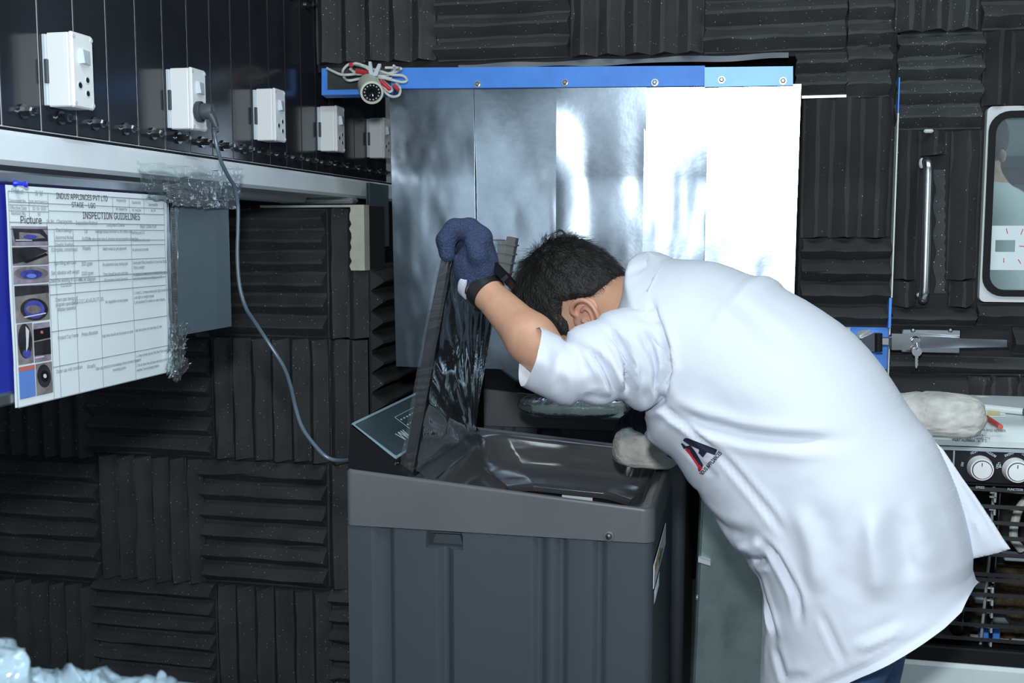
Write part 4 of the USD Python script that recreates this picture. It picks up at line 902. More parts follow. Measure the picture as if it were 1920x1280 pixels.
outline = [(1176, 612), (1172, 590), (1186, 560), (1191, 545), (1194, 520), (1199, 495), (1205, 477), (1213, 471), (1226, 472), (1243, 479), (1250, 484), (1275, 486), (1305, 487), (1335, 491), (1362, 500), (1388, 511), (1410, 517), (1432, 517), (1448, 525), (1458, 538),
           (1475, 548), (1500, 561), (1530, 580), (1562, 602), (1592, 626), (1620, 655), (1648, 690), (1672, 726), (1694, 762), (1716, 792), (1742, 822), (1758, 848), (1774, 882), (1790, 920), (1804, 965), (1815, 1010), (1822, 1050), (1821, 1080), (1827, 1100),
           (1822, 1118), (1800, 1134), (1766, 1152), (1720, 1175), (1672, 1196), (1625, 1218), (1575, 1243), (1520, 1270), (1470, 1294), (1434, 1312),
           (1437, 1262), (1441, 1200), (1444, 1130), (1444, 1090), (1438, 1064), (1420, 1040), (1396, 1012), (1372, 978), (1350, 944), (1330, 914), (1312, 892), (1302, 876), (1290, 858), (1272, 846), (1252, 832), (1236, 815), (1228, 800), (1236, 786), (1232, 774), (1230, 764), (1236, 752), (1225, 730), (1205, 690), (1188, 650)]
hem = list(range(outline.index((1827, 1100)), outline.index((1434, 1312))))
folds = [([(1407, 800), (1447, 840), (1467, 863), (1513, 917), (1543, 963)], 5, -.0035), ([(1340, 800), (1413, 857), (1377, 897)], 4, -.002), ([(1490, 960), (1520, 993), (1557, 1060), (1563, 1110)], 8, -.007),
         ([(1463, 1030), (1477, 1083), (1497, 1120), (1507, 1150)], 8, -.011), ([(1453, 1030), (1462, 1077), (1472, 1133), (1462, 1177), (1463, 1230)], 6, -.006), ([(1462, 1016), (1500, 1004)], 8, -.010), ([(1430, 990), (1470, 985), (1500, 965)], 12, .006),
         ([(1600, 1083), (1643, 1177)], 4, -.0025), ([(1707, 907), (1728, 980), (1747, 1050)], 16, -.006), ([(1768, 915), (1795, 985), (1810, 1040)], 10, -.007), ([(1660, 1150), (1747, 1118)], 9, .004), ([(1700, 900), (1690, 980), (1705, 1080)], 22, .006),
         ([(1286, 552), (1313, 597), (1331, 636), (1336, 670), (1326, 708), (1310, 729)], 7, -.011), ([(1373, 512), (1422, 555), (1470, 594), (1527, 648)], 14, -.005), ([(1410, 520), (1470, 560), (1530, 600)], 9, -.004), ([(1319, 735), (1391, 764), (1470, 785), (1543, 793), (1640, 800)], 12, -.008),
         ([(1310, 733), (1361, 766), (1422, 818)], 6, -.005), ([(1240, 735), (1280, 735), (1330, 722)], 12, -.014), ([(1250, 484), (1242, 497), (1230, 512)], 4, -.006), ([(1290, 880), (1330, 900), (1370, 905)], 9, -.004), ([(1350, 930), (1420, 960), (1480, 960)], 14, -.005),
         ([(1380, 1000), (1430, 1020), (1465, 1012)], 12, -.006), ([(1500, 1150), (1530, 1210), (1590, 1200)], 9, -.004), ([(1822, 1106), (1795, 1124), (1762, 1141), (1716, 1164), (1668, 1185), (1620, 1207), (1570, 1232), (1515, 1259)], 4, -.003), ([(1560, 900), (1590, 980), (1600, 1060)], 20, .005), ([(1238, 782), (1262, 812), (1285, 838)], 6, -.005)]
NPL = BP.st(BP.hit(1300, 600))
coat = Puffed(BP, outline, hem, .15, .178, .95, folds, .005, 8.0, 3, .0062)
cn_ = BP.hit(1640, 1010)
pe = thing('person', 'person in a white lab coat bending over the open washing machine, head down', 'person', (cn_[0], cn_[1], 0))
lc = obj('lab_coat', coat.mesh(), 'coat', pe, smooth=70)

# near sleeve, rolled to the elbow
sp0, sp1 = PY(1330, 640, 1.775), PY(1000, 680, 1.665)
SP = Wall(sp0, (sp1 - sp0)[:2])
so_ = [(1012, 613), (1022, 616), (1036, 623), (1050, 630), (1056, 637), (1062, 640), (1064, 632), (1066, 623), (1080, 612), (1105, 603), (1122, 598), (1130, 588), (1144, 582), (1168, 577), (1200, 572), (1240, 560), (1290, 572), (1318, 610), (1334, 650), (1337, 680), (1330, 708), (1318, 724), (1300, 731), (1270, 737), (1252, 739), (1242, 744), (1226, 757), (1212, 766), (1200, 771),
       (1188, 767), (1176, 758), (1166, 750), (1152, 748), (1142, 755), (1126, 761), (1108, 760), (1088, 752), (1078, 752), (1066, 761), (1048, 758), (1028, 748), (1004, 737), (977, 724), (984, 690), (996, 650)]
so_open = [so_.index((977, 724)), so_.index((984, 690)), so_.index((996, 650))]
sf = [([(1081, 643), (1106, 668), (1120, 689), (1133, 718), (1145, 750)], 7, -.009), ([(1122, 608), (1145, 639), (1158, 677), (1160, 706), (1157, 740)], 7, -.013), ([(1168, 591), (1200, 592), (1252, 600), (1273, 616), (1290, 640)], 6, -.008), ([(1178, 608), (1204, 654), (1213, 685), (1212, 737)], 10, -.008),
      ([(1231, 716), (1222, 747), (1216, 762)], 7, -.010), ([(1240, 690), (1270, 705), (1318, 712)], 12, -.005), ([(1060, 634), (1076, 650), (1080, 690)], 7, -.005), ([(1036, 640), (1030, 690), (1040, 735)], 12, -.004), ([(1150, 680), (1165, 720), (1170, 745)], 6, -.009), ([(1190, 720), (1200, 748), (1196, 765)], 5, -.008), ([(1078, 740), (1100, 735), (1140, 742)], 7, -.006), ([(1240, 620), (1262, 660), (1262, 710)], 16, .006)]
slv = Puffed(SP, so_, so_open, .070, .066, 1.0, sf, .004, 14.0, 8, .0065)
obj('sleeve', slv.mesh(), 'coat', lc, smooth=70)
# back vent flap, collar
FPn = Wall(BP.p0 - BP.n * .03, BP.e[:2])
flap = [(1726, 800), (1745, 820), (1768, 842), (1786, 868), (1806, 898), (1828, 928), (1846, 955), (1866, 985), (1880, 1008), (1895, 1029), (1870, 1037), (1822, 1048), (1806, 1000), (1788, 930), (1760, 870)]
fp_ = Puffed(FPn, flap, [], .03, .006, 1.0, [([(1784, 858), (1806, 890), (1830, 926), (1850, 962), (1874, 1000), (1893, 1027)], 5, .005), ([(1790, 905), (1815, 960), (1826, 1040)], 10, -.004), ([(1780, 870), (1806, 910), (1826, 945), (1850, 985)], 5, -.005)], .003, 14, 5, .007)
obj('vent_flap', fp_.mesh(), 'coat', lc, smooth=70)
cp_ = [coat.on(x, y, .004) for x, y in ((1250, 485), (1238, 502), (1226, 522), (1214, 545))]
obj('collar', slab(np.array([[a * (1 - t) + BP.hit(x, y, .03) * t + BP.n * .012 * math.sin(t * 3.1) for t in np.linspace(0, 1, 8)] for a, (x, y) in zip(cp_, ((1214, 471), (1204, 480), (1197, 515), (1191, 545)))]), .003, -BP.n), 'coat', lc, smooth=60)
# embroidered emblem
def patch(px_pts, mt, name, lift=.0022, res=3.0):
    g = Polygon(px_pts).buffer(0); x0, y0, x1, y1 = g.bounds; pts = [np.array(g.exterior.interpolate(k).coords[0]) for k in np.arange(0, g.exterior.length, res)]
    for x in np.arange(x0, x1, res):
        for y in np.arange(y0, y1, res):
            if g.buffer(-1).contains(__import__('shapely').Point(x, y)): pts.append(np.array([x, y]))
    pts = np.array(pts); d = Delaunay(pts); f = d.simplices[contains(g.buffer(.05), sh_points(pts[d.simplices].mean(1)))]
    V = np.array([coat.on(x, y, lift) for x, y in pts]); m = trimesh.Trimesh(V, f, process=False)
    if (m.face_normals @ BP.n).mean() < 0: m.faces = m.faces[:, ::-1]
    return m
Z8 = lambda pts: [(1180 + x / 5.333, 760 + y / 5.333) for x, y in pts]
em = obj('emblem', cat_([patch(Z8([(536, 350), (548, 328), (580, 325), (880, 440), (855, 497), (775, 465), (735, 520), (690, 475), (700, 440), (600, 395)]), '', ''), patch(Z8([(515, 382), (530, 375), (566, 408), (610, 395), (660, 460), (700, 530), (742, 600), (715, 632), (640, 520), (600, 440), (562, 425), (548, 440)]), '', '')]), 'embroidery_black', lc, smooth=60)
obj('emblem', patch(Z8([(556, 440), (575, 425), (596, 440), (632, 500), (664, 545), (735, 622), (690, 678), (684, 615), (600, 490)]), '', ''), 'embroidery_red', lc, smooth=60)
tm = meshkit.text_mesh('INDUS APPLIANCES', 1.0, .1, True); v = tm.vertices; w_ = v[:, 0].max()
a0, a1 = np.array(Z8([(716, 716)])[0]), np.array(Z8([(928, 478)])[0]); ed = a1 - a0; eu_ = np.array([-ed[1], ed[0]]) / np.linalg.norm(ed) * -1
uv = a0 + v[:, :1] / w_ * ed + v[:, 1:2] * eu_ * (-7.5 if eu_[1] > 0 else 7.5)
c_on = coat.on(*(a0 + ed / 2), .002); du = (coat.on(*(a0 + ed * .6), .002) - coat.on(*(a0 + ed * .4), .002)) / (np.linalg.norm(ed) * .2)
perp = np.array([-ed[1], ed[0]]) / np.linalg.norm(ed); mid = a0 + ed / 2; dv = (coat.on(*(mid + perp * 6), .002) - coat.on(*(mid - perp * 6), .002)) / 12
q = uv - mid; al_ = q @ (ed / np.linalg.norm(ed)); be_ = q @ perp
lift_ = np.array([0.0] * len(q)); zz = v[:, 2:] * .003
base = {}
pts_line = np.array([coat.on(*(a0 + ed * t), .002) for t in np.linspace(0, 1, 12)])
tpar = np.clip((al_ / np.linalg.norm(ed)) + .5, 0, 1); line = np.stack([np.interp(tpar, np.linspace(0, 1, 12), pts_line[:, k]) for k in range(3)], 1)
obj('emblem_text', trimesh.Trimesh(line + be_[:, None] * dv + zz * BP.n, tm.faces, process=False), 'embroidery_black', lc)

# ---- body: one continuous skin
TPt = BP.hit
U_, F_ = -.89 * BP.e + .45 * EZ, -.45 * BP.e - .89 * EZ; Ln = BP.n
E0 = TPt(1095, 580, 0.0)
H = lambda f, u, l=0.0: E0 + F_ * f + U_ * u + Ln * l
HA = np.array([F_, U_, Ln])
pel, wst, cht = TPt(1608, 1010, 0), TPt(1540, 860, 0), TPt(1395, 665, 0)
sL, sR = TPt(1285, 640, .085), TPt(1285, 630, -.09)
eL = PD(1060, 702, 1.722); wL = PY(906, 541, 1.79); hL = PY(887, 492, 1.80)
eR = TPt(1345, 830, -.10); wR = PY(1262, 800, 1.99); hR = PY(1222, 791, 2.045)
b = Field(np.minimum(PY(820, 400, 1.8), [-.5, 1.5, 0]) * [1, 1, 0] - .02, [.5, 2.2, 1.42], .0062)
for sg in (-1, 1):
    o = Ln * sg
    b.chain([pel + o * .060, wst + o * .045, cht + o * .050], [.090, .080, .085], .04); b.cone(cht + o * .055, TPt(1300, 600, 0) + o * .075, .075, .050, .03)
    hip = pel + o * .070 - EZ * .05; kn = np.array([pel[0] - .045, 0, .50]) + np.array([0, pel[1], 0]) + o * .090; an = np.array([pel[0] + .01, pel[1], .085]) + o * .10
    b.chain([hip, kn, an], [.080, .054, .038], .04); b.cone(an - EZ * .02, an - BP.e * .15 - EZ * .045, .036, .026, .03)
b.cone(cht, TPt(1262, 575, 0), .09, .06, .04); b.chain([TPt(1262, 575, 0), H(-.035, -.085), H(-.03, -.03)], [.062, .056, .058], .03)
b.chain([sL, eL], [.043, .036], .02); b.chain([eL, eL * .6 + wL * .4, wL, hL], [.036, .0395, .026, .026], .02)
b.chain([sR, eR, wR, hR], [.05, .040, .026, .019], .03)
b.ell(H(-.010, .042), (.094, .084, .074), HA, .02); b.ell(H(.045, -.010), (.052, .080, .058), HA, .03); b.cone(H(.030, -.045), H(.078, -.092), .052, .026, .03); b.cone(H(.012, -.05, .04), H(.06, -.085, .02), .018, .018, .02); b.cone(H(.012, -.05, -.04), H(.06, -.085, -.02), .018, .018, .02)
b.chain([H(.090, .012), H(.112, -.030)], [.008, .012], .012); b.cone(H(.104, -.034, .010), H(.104, -.034, -.010), .009, .009, .006); b.cone(H(.088, .022, .035), H(.088, .022, -.035), .010, .010, .012); b.cone(H(.100, -.062, .014), H(.100, -.062, -.014), .007, .007, .006); b.cone(H(.098, -.073, .012), H(.098, -.073, -.012), .007, .007, .006)
for sg in (-1, 1): b.ell(H(.082, .004, .031 * sg), (.011, .010, .014), HA, .004); b.ell(H(.066, -.030, .040 * sg), (.018, .02, .016), HA, .02)
obj('body', b.mesh(5), 'skin', pe, smooth=True)
for sg in (-1, 1): obj('eye', ico(H(.0885, .004, .031 * sg), .0065, sub=2), 'plastic_white', pe)
# ear on the near side
ear = Field(TPt(1050, 630, .03), TPt(1050, 630, .03) + .001, .0016)
elo, ehi = np.minimum(TPt(1055, 625, .045), TPt(1135, 550, .11)), np.maximum(TPt(1055, 625, .045), TPt(1135, 550, .11))
ear = Field(elo - .01, ehi + .01, .0014)
ep = lambda x, y, o: TPt(x, y, o)
hx = spline([ep(1083, 592, .070), ep(1073, 586, .077), ep(1072, 575, .083), ep(1080, 566, .087), ep(1093, 563, .089), ep(1106, 569, .089), ep(1116, 582, .087), ep(1122, 598, .083), ep(1122, 610, .079)], 4)
ear.chain(list(hx), [.0034] * len(hx), .0025)
ax_ = spline([ep(1090, 583, .078), ep(1097, 577, .081), ep(1106, 584, .081), ep(1111, 597, .079), ep(1112, 608, .077)], 4); ear.chain(list(ax_), [.0030] * len(ax_), .003)
ear.chain([ep(1095, 602, .074), ep(1102, 606, .076)], [.005, .0045], .003); ear.cone(ep(1118, 612, .078), ep(1114, 618, .076), .006, .005, .004)
ear.ell(ep(1098, 588, .067), (.030, .022, .007), np.array([-.55 * BP.e - .83 * EZ, .83 * BP.e - .55 * EZ, Ln]), .004)
obj('ear', ear.mesh(3), 'skin_ear', pe, smooth=True)
# hair
HLf = [-.12, -.095, -.087, -.049, -.036, -.015, .011, .022, .030, .044, .050, .062, .085, .12]
HLu = [-.066, -.064, -.060, -.040, -.016, .008, .000, -.022, -.034, -.034, -.008, .032, .062, .08]
def hair_at(f, u): return u - np.interp(f, HLf, HLu)
cap = trimesh.creation.icosphere(6, 1.0); dv_ = cap.vertices; rf, ru, rl_ = .096, .085, .080
P3 = np.c_[dv_[:, 0] * rf - .010, np.where(dv_[:, 1] > 0, dv_[:, 1] * ru, dv_[:, 1] * .125) + .042, dv_[:, 2] * rl_ * (1 - .03 * np.clip(-dv_[:, 1], 0, 1))]
low = P3[:, 1] < .03; P3[:, 0] = np.where(low & (P3[:, 0] < 0), P3[:, 0] - .004 * np.clip((.03 - P3[:, 1]) / .06, 0, 1) * (P3[:, 0] < -.03), P3[:, 0])
sm_ = np.clip((hair_at(P3[:, 0], P3[:, 1]) + .002) / .022, 0, 1); sm_ = sm_ * sm_ * (3 - 2 * sm_)
topness = np.clip((P3[:, 1] - .05) / .07, 0, 1)
clump = meshkit.fbm(P3 * 75, 3, 4) - .5
th_ = -.007 + sm_ * (.011 + .010 * topness) + sm_ * clump * (.004 + .010 * topness)
P3 = P3 + dv_ * th_[:, None]
hv = E0 + P3[:, :1] * F_ + P3[:, 1:2] * U_ + P3[:, 2:] * Ln
hm = trimesh.Trimesh(hv, cap.faces, process=False)
if np.dot(np.cross(F_, U_), Ln) < 0: hm.faces = hm.faces[:, ::-1]
kf = (th_[hm.faces] > -.0055).any(1); hm.update_faces(kf); hm.remove_unreferenced_vertices()
hr = obj('hair', hm, 'hair', pe, smooth=True)
fn = hm.face_normals; fc = hm.triangles_center; ar = hm.area_faces; rg = np.random.default_rng(3)
pick = rg.choice(len(fc), 9000, p=ar / ar.sum()); C, N_ = fc[pick], fn[pick]; loc = np.c_[(C - E0) @ F_, (C - E0) @ U_, (C - E0) @ Ln]
ok = hair_at(loc[:, 0], loc[:, 1]) > rg.uniform(.0, .012, len(loc)); C, N_, loc = C[ok], N_[ok], loc[ok]
wh = H(-.055, .118, .01); dr = C - wh; dr -= (dr * N_).sum(1)[:, None] * N_; dr /= np.linalg.norm(dr, axis=1)[:, None] + 1e-9
dr += rg.normal(0, .22, dr.shape); dr /= np.linalg.norm(dr, axis=1)[:, None]
tn = np.clip((loc[:, 1] - .04) / .07, 0, 1); ln_ = rg.uniform(.007, .013, len(C)) * (1 + .8 * tn)
lift = .24 + .22 * tn * rg.uniform(0, 1.3, len(C))
pts_ = np.stack([C - N_ * .001, C + (dr * .5 + N_ * lift[:, None] * .45) * ln_[:, None], C + (dr * 1.0 + N_ * lift[:, None] * .65) * ln_[:, None], C + (dr * 1.5 + N_ * lift[:, None] * .6) * ln_[:, None]], 1)
def curves(name, arr, wid, mt, parent, kind=None):
    path = numbered(parent + '/' + name); cu_ = UsdGeom.BasisCurves.Define(stage, path); a = arr.reshape(-1, 3) - LOC[root_of(parent)]
    cu_.CreateTypeAttr('linear'); cu_.CreateCurveVertexCountsAttr(Vt.IntArray.FromNumpy(np.full(len(arr), arr.shape[1], np.int32))); cu_.CreatePointsAttr(Vt.Vec3fArray.FromNumpy(a.astype(np.float32)))
    w = np.tile(np.linspace(1, .35, arr.shape[1]) * wid, len(arr)).astype(np.float32); cu_.CreateWidthsAttr(Vt.FloatArray.FromNumpy(w)); cu_.SetWidthsInterpolation('vertex')
    UsdShade.MaterialBindingAPI.Apply(cu_.GetPrim()).Bind(MATS[mt]); keys(cu_.GetPrim(), kind=kind); return path
curves('hair_strands', pts_, .00055, 'hair_strand', hr, 'stuff')
cw = []
for (x, y), (x2, y2), (x3, y3), n in (((1062, 446), (1048, 432), (1027, 444), 14), ((1030, 462), (1022, 448), (1024, 438), 8), ((1012, 476), (1004, 464), (1004, 455), 10), ((1024, 458), (1018, 447), (1024, 440), 6), ((985, 505), (976, 500), (972, 494), 6)):
    for i in range(n):
        j = lambda s: rg.normal(0, s); o = rg.uniform(-.02, .02)
        cw.append(spline([TPt(x + j(3), y + 4 + j(2), o), TPt((x + x2) / 2 + 2 + j(2), (y + y2) / 2 - 3 + j(1.5), o), TPt(x2 + j(2), y2 + j(2), o), TPt(x3 + j(3), y3 + j(3), o)], 5))
curves('cowlick', np.array(cw), .0007, 'hair_strand', hr, 'stuff')
# trousers and shoes
tf = Field([pel[0] - .30, pel[1] - .32, .0], [pel[0] + .25, pel[1] + .32, pel[2] + .12], .008)
for sg in (-1, 1):
    o = Ln * sg; hip = pel + o * .068 - EZ * .05; kn = np.array([pel[0] - .045, pel[1], .50]) + o * .090; an = np.array([pel[0] + .01, pel[1], .105]) + o * .10
    tf.chain([hip, kn, an], [.088, .072, .064], .04); tf.cone(pel + o * .055 - EZ * .02, pel + o * .06 - EZ * .1, .092, .092, .04)
obj('trousers', tf.mesh(4), 'denim', pe, smooth=True)
for sg in (-1, 1):
    an = np.array([pel[0] + .01, pel[1], .0]) + Ln * sg * .10
    sfd = Field(an - [.32, .14, .01], an + [.16, .14, .13], .005); sfd.cone(an + [.03, 0, .045], an - BP.e * .17 + EZ * .033, .045, .032, .03); sfd.cone(an + [.01, 0, .05], an + [.01, 0, .09], .042, .044, .02)
    sm2 = sfd.mesh(); sm2.vertices[:, 2] = np.maximum(sm2.vertices[:, 2], .0012); obj('shoe', sm2, 'shoe_black', pe, smooth=True)
# gloves: near hand gripping the lid, far hand on the sack
g = Field(np.minimum(PY(815, 400, 1.82), PY(940, 560, 1.70)) - [.02, .03, .16], np.maximum(PY(815, 400, 1.82), PY(940, 420, 1.70)) + [.03, .12, .03], .003)
gp = lambda x, y, Y: PY(x, y, Y)
g.chain([gp(900, 532, 1.792), gp(893, 500, 1.80)], [.029, .034], .02)
for i, dy in enumerate((-.020, -.002, .016, .034)):
    g.cone(gp(893, 500, 1.80), gp(897 + (i - 1.5) * -3, 447, 1.80 + dy), .030, .019, .018)
    y_ = 1.80 + dy * 1.15; a = ((0, 0), (-3, 3), (1, 4), (6, 8))[i]
    g.chain([gp(897 - i * 2, 447, 1.80 + dy), gp(880 + a[0], 429 + a[1], y_), gp(853 + a[0], 429 + a[1], y_), gp(838 + a[0], 447 + a[1], y_ - .004), gp(839 + a[0], 478 + a[1] - i * 6, y_ - .006)], [.0190, .0175, .0165, .0150, .0125], .009)
g.cone(gp(880, 450, 1.81), gp(862, 462, 1.835), .018, .016, .012)
g.chain([gp(905, 505, 1.775), gp(896, 478, 1.760), gp(884, 455, 1.758)], [.016, .014, .0115], .010)
obj('glove', g.mesh(4), 'glove_navy', pe, 'navy knitted glove gripping the lid', smooth=True)
axw = (wL - eL) / np.linalg.norm(wL - eL)
c = wL + axw * .019; obj('glove_cuff', lathe([(.0310, -.008), (.0355, -.006), (.0365, .006), (.032, .012)], c, axw, 32), 'glove_cuff', pe)
# watch
c = wL - axw * .006; s1 = BP.e - axw * np.dot(BP.e, axw); s1 /= np.linalg.norm(s1); s2 = np.cross(axw, s1)
wt = obj('watch_strap', lathe([(.0295, -.012), (.0325, -.011), (.033, 0), (.0325, .011), (.0295, .012)], c, axw, 40), 'strap_black', pe)
dirc = s1 * .97 - Ln * .24; dirc -= axw * np.dot(dirc, axw); dirc /= np.linalg.norm(dirc); tg = np.cross(axw, dirc)
cc_ = c + dirc * .033
obj('watch_case', hull([cc_ + axw * a * .025 + tg * t * .021 + dirc * d for a, t, d in [(x * k, y * l, z) for x in (-1, 1) for y in (-1, 1) for k, l, z in ((1, .8, 0), (.8, 1, 0), (1, .8, .012), (.8, 1, .012), (.85, .7, .016))]]), 'watch_glass', wt)
obj('buckle', hull([c - Ln * 0 + s1 * -.031 + axw * a * .013 + s2 * t * .010 + s1 * d for a in (-1, 1) for t in (-1, 1) for d in (0, -.005)]), 'strap_black', wt)
# far hand
g2 = Field(np.minimum(PY(1140, 740, 2.1), PY(1300, 880, 1.9)) - .06, np.maximum(PY(1140, 740, 2.1), PY(1300, 880, 1.9)) + .06, .003)
g2.chain([wR * .55 + eR * .45, wR, PY(1236, 786, 2.03), PY(1212, 790, 2.06)], [.035, .031, .032, .030], .02)
for i, (x, y, Y) in enumerate(((1168, 797, 2.135), (1172, 792, 2.115), (1180, 788, 2.095), (1196, 786, 2.075))):
    g2.chain([PY(1210, 788, 2.06 + .01 * (1.5 - i)), PY((1210 + x) / 2, y - 12, Y - .015), PY(x, y, Y), PY(x - 8, y + 22, Y + .004)], [.016, .0135, .012, .0105], .008)
g2.chain([PY(1246, 806, 1.985), PY(1262, 818, 1.965), PY(1262, 846, 1.962)], [.020, .0175, .0135], .008)
obj('glove', g2.mesh(4), 'glove_dark', pe, 'dark navy glove resting on the sack', smooth=True)
# ------------------------------------------------------------------ weighted sacks
def sack(name, label, c, axes, r, seed, kink):
    t = thing(name, label, 'sandbag', tuple(np.asarray(c) - EZ * r[2]))
    m = trimesh.creation.icosphere(5, 1.0); d = m.vertices.copy(); sgn = np.sign(d); q = sgn * np.abs(d) ** np.array([.82, .9, .8])
    q = q / np.maximum(np.abs(q).max(1), .0001)[:, None] ** .12; nz = meshkit.fbm(d * 1.8 + seed, 4, seed) - .5; fz = meshkit.fbm(d * 7 + seed, 3, seed + 1) - .5
    q = q * (1 + .16 * nz + .035 * fz)[:, None]; gsh = np.exp(-((d[:, 0] - kink - .12 * d[:, 2]) / .05) ** 2) * np.clip(d[:, 2] + .9, 0, 1); q *= (1 - .05 * gsh)[:, None]
    q[:, 2] = np.where(q[:, 2] < -.82, -.82 + (q[:, 2] + .82) * .12, q[:, 2])
    A = np.asarray(axes); m.vertices = np.asarray(c) + (q * np.asarray(r)) @ A
    low_ = m.vertices[:, 2].min(); m.vertices[:, 2] += (np.asarray(c)[2] - r[2]) - low_
    s_ = obj('cloth', m, 'sack', t, smooth=True); return t, m
tl_ = np.array([[math.cos(.15), math.sin(.15), 0], [-math.sin(.15), math.cos(.15), 0], [0, 0, 1]])
zsk = ztop(-.2) + .004
c1 = PZ(1213, 836, zsk + .037)
tilt = np.array([[1, .1, -.07], [-.1, 1, 0], [.07, 0, 1.0]]); tilt /= np.linalg.norm(tilt, axis=1)[:, None]
sk1, sm1 = sack('sandbag', 'stained white cloth sandbag lying on the rim of the open washing machine', c1, tilt, (.068, .052, .041), 3, .15)
# strip of tape over the top of the first sack
tpz = trimesh.Trimesh(sm1.vertices.copy(), sm1.faces, process=False); fz_ = tpz.face_normals[:, 2] > .72; tpz.update_faces(fz_); tpz.remove_unreferenced_vertices(); tpz.vertices += (tpz.vertices - c1) * .012
obj('tape_patch', tpz, 'sack_tape', sk1, smooth=True)

# ------------------------------------------------------------------ air cooler on the right
CY0, CY1, CZ = 2.06, 2.47, PY(1850, 799, 2.06)[2]
CX0, CX1 = PY(1650, 900, CY0)[0], PY(1650, 900, CY0)[0] + .62
cl = thing('air_cooler', 'white air cooler with a black two-knob control panel and black louvres', 'air cooler', (CX0, CY0, 0))
zf = lambda y, Y=CY0: PY(1850, y, Y)[2]
hd = obj('top_cover', hull(np.vstack([bx(CX0, CX1, CY0 + .012, CY1, zf(838) + .001, CZ - .008).vertices, bx(CX0 + .006, CX1 - .006, CY0 + .03, CY1 - .006, CZ - .010, CZ).vertices, bx(CX0, CX1, CY0 - .004, CY1, zf(838) + .001, zf(826)).vertices])), 'cooler_white', cl)
obj('side_wall', bx(CX0, CX0 + .012, CY0 + .012, CY1, .02, zf(838)), 'cooler_white', cl); obj('side_wall', bx(CX1 - .012, CX1, CY0 + .012, CY1, .02, zf(838)), 'cooler_white', cl)
obj('back_wall', bx(CX0 + .0125, CX1 - .0125, CY1 - .03, CY1, .02, zf(838)), 'cooler_inside', cl)
cpn = obj('control_panel', cat_([bx(CX0 + .002, CX1 - .002, CY0, CY0 + .02, zf(906), zf(839), .002)]), 'cooler_black', cl)
obj('panel_bezel', cat_([bx(CX0 + .002, CX1 - .002, CY0 - .004, CY0 + .001, zf(846), zf(839), .001), bx(PY(1787, 870, CY0)[0] - .001, PY(1787, 870, CY0)[0] + .002, CY0 - .003, CY0 + .001, zf(898), zf(846), .0008)]), 'panel_bezel' if 'panel_bezel' in MATS else 'knob_grey', cpn)
def knob(px, py, words, base):
    c = PY(px, py, CY0); kn = obj('knob', lathe([(.0215, 0), (.0225, -.002), (.0205, -.020), (.0195, -.022), (.0172, -.022), (.0170, -.0205)], c + (-.002, 0, .002), EY, 36), 'plastic_white', cl)
    obj('knob_cap', lathe([(.0168, -.0205), (.0164, -.0235), (.0001, -.0242)], c + (-.002, 0, .002), EY, 36), 'plastic_white', kn)
    obj('knob_groove', lathe([(.0174, -.0224), (.0160, -.0240)], c + (-.002, 0, .002), EY, 36), 'plug_grey', kn)
    obj('pointer', bx(c[0] - .0035, c[0] - .0022, c[1] - .0250, c[1] - .0236, c[2] + .009, c[2] + .015), 'plug_grey', kn)
    ms = []
    for s, a in words:
        a = math.radians(a); d = np.array([math.sin(a), 0, math.cos(a)]); tgx = np.array([math.cos(a), 0, -math.sin(a)]); 
        ms.append(text(s, .0042, c + d * .0305 - EY * .0006, tgx, d, 'c', .0004, True, .8))
    ms.append(text(base, .0042, c - EZ * .037 - EY * .0006, EX, EZ, 'c', .0004, True, .85))
    obj('panel_print', cat_(ms), 'print_pale', cpn, kind='stuff')
knob(1839, 878, (('OFF', -78), ('HIGH', -24), ('MEDIUM', 30), ('LOW', 76)), 'SPEED')
knob(1905, 882, (('OFF', -78), ('SWING', -24), ('COOL', 26), ('BOTH', 76)), 'FUNCTION')
obj('front_frame', cat_([bx(CX0 + .002, CX1 - .002, CY0 + .004, CY0 + .018, zf(911), zf(907), .001), bx(CX0 + .002, CX0 + .03, CY0 + .006, CY0 + .02, zf(1212), zf(911)), bx(CX1 - .03, CX1 - .002, CY0 + .006, CY0 + .02, zf(1212), zf(911))]), 'cooler_black', cl)
for y in (918, 950, 980, 1008, 1040, 1078, 1088, 1116, 1146, 1174, 1201):
    z = zf(y); obj('louvre', hull([(x, Y, Z) for x in (CX0 + .028, CX1 - .028) for Y, Z in ((CY0 + .004, z - .0035), (CY0 + .005, z + .0035), (CY0 + .034, z - .0075), (CY0 + .034, z - .0125))]), 'cooler_black', cl)
xv = PY(1862, 1050, CY0)[0]
obj('swing_link', tube([(xv + .002, CY0 + .028, zf(912)), (xv, CY0 + .03, zf(1050)), (xv - .010, CY0 + .028, zf(1235))], .0028, 8), 'vane_bright', cl)
for i, y in enumerate((926, 934, 958, 996, 1030, 1086, 1106, 1129, 1152, 1180, 1206)):
    x = PY(1868 - i * .9, y, CY0)[0]; z = zf(y); obj('link_clip', cat_([bx(x - .008, x + .001, CY0 + .012, CY0 + .018, z - .0016, z + .0016, .0005), bx(x - .001, x + .0035, CY0 + .010, CY0 + .024, z - .010, z + .0018, .0008)]), 'vane_bright', cl)
for px_ in (1882, 1826, 1762):
    x = PY(px_, 1050, CY0)[0]; obj('vane', hull([(x - .0012, CY0 + .05, zf(925)), (x + .0012, CY0 + .05, zf(925)), (x - .0012, CY0 + .085, zf(925)), (x + .0012, CY0 + .085, zf(925)), (x - .006, CY0 + .05, zf(1206)), (x - .0036, CY0 + .05, zf(1206)), (x - .006, CY0 + .085, zf(1206)), (x - .0036, CY0 + .085, zf(1206))]), 'steel_dark', cl)
rgc = random.Random(9)
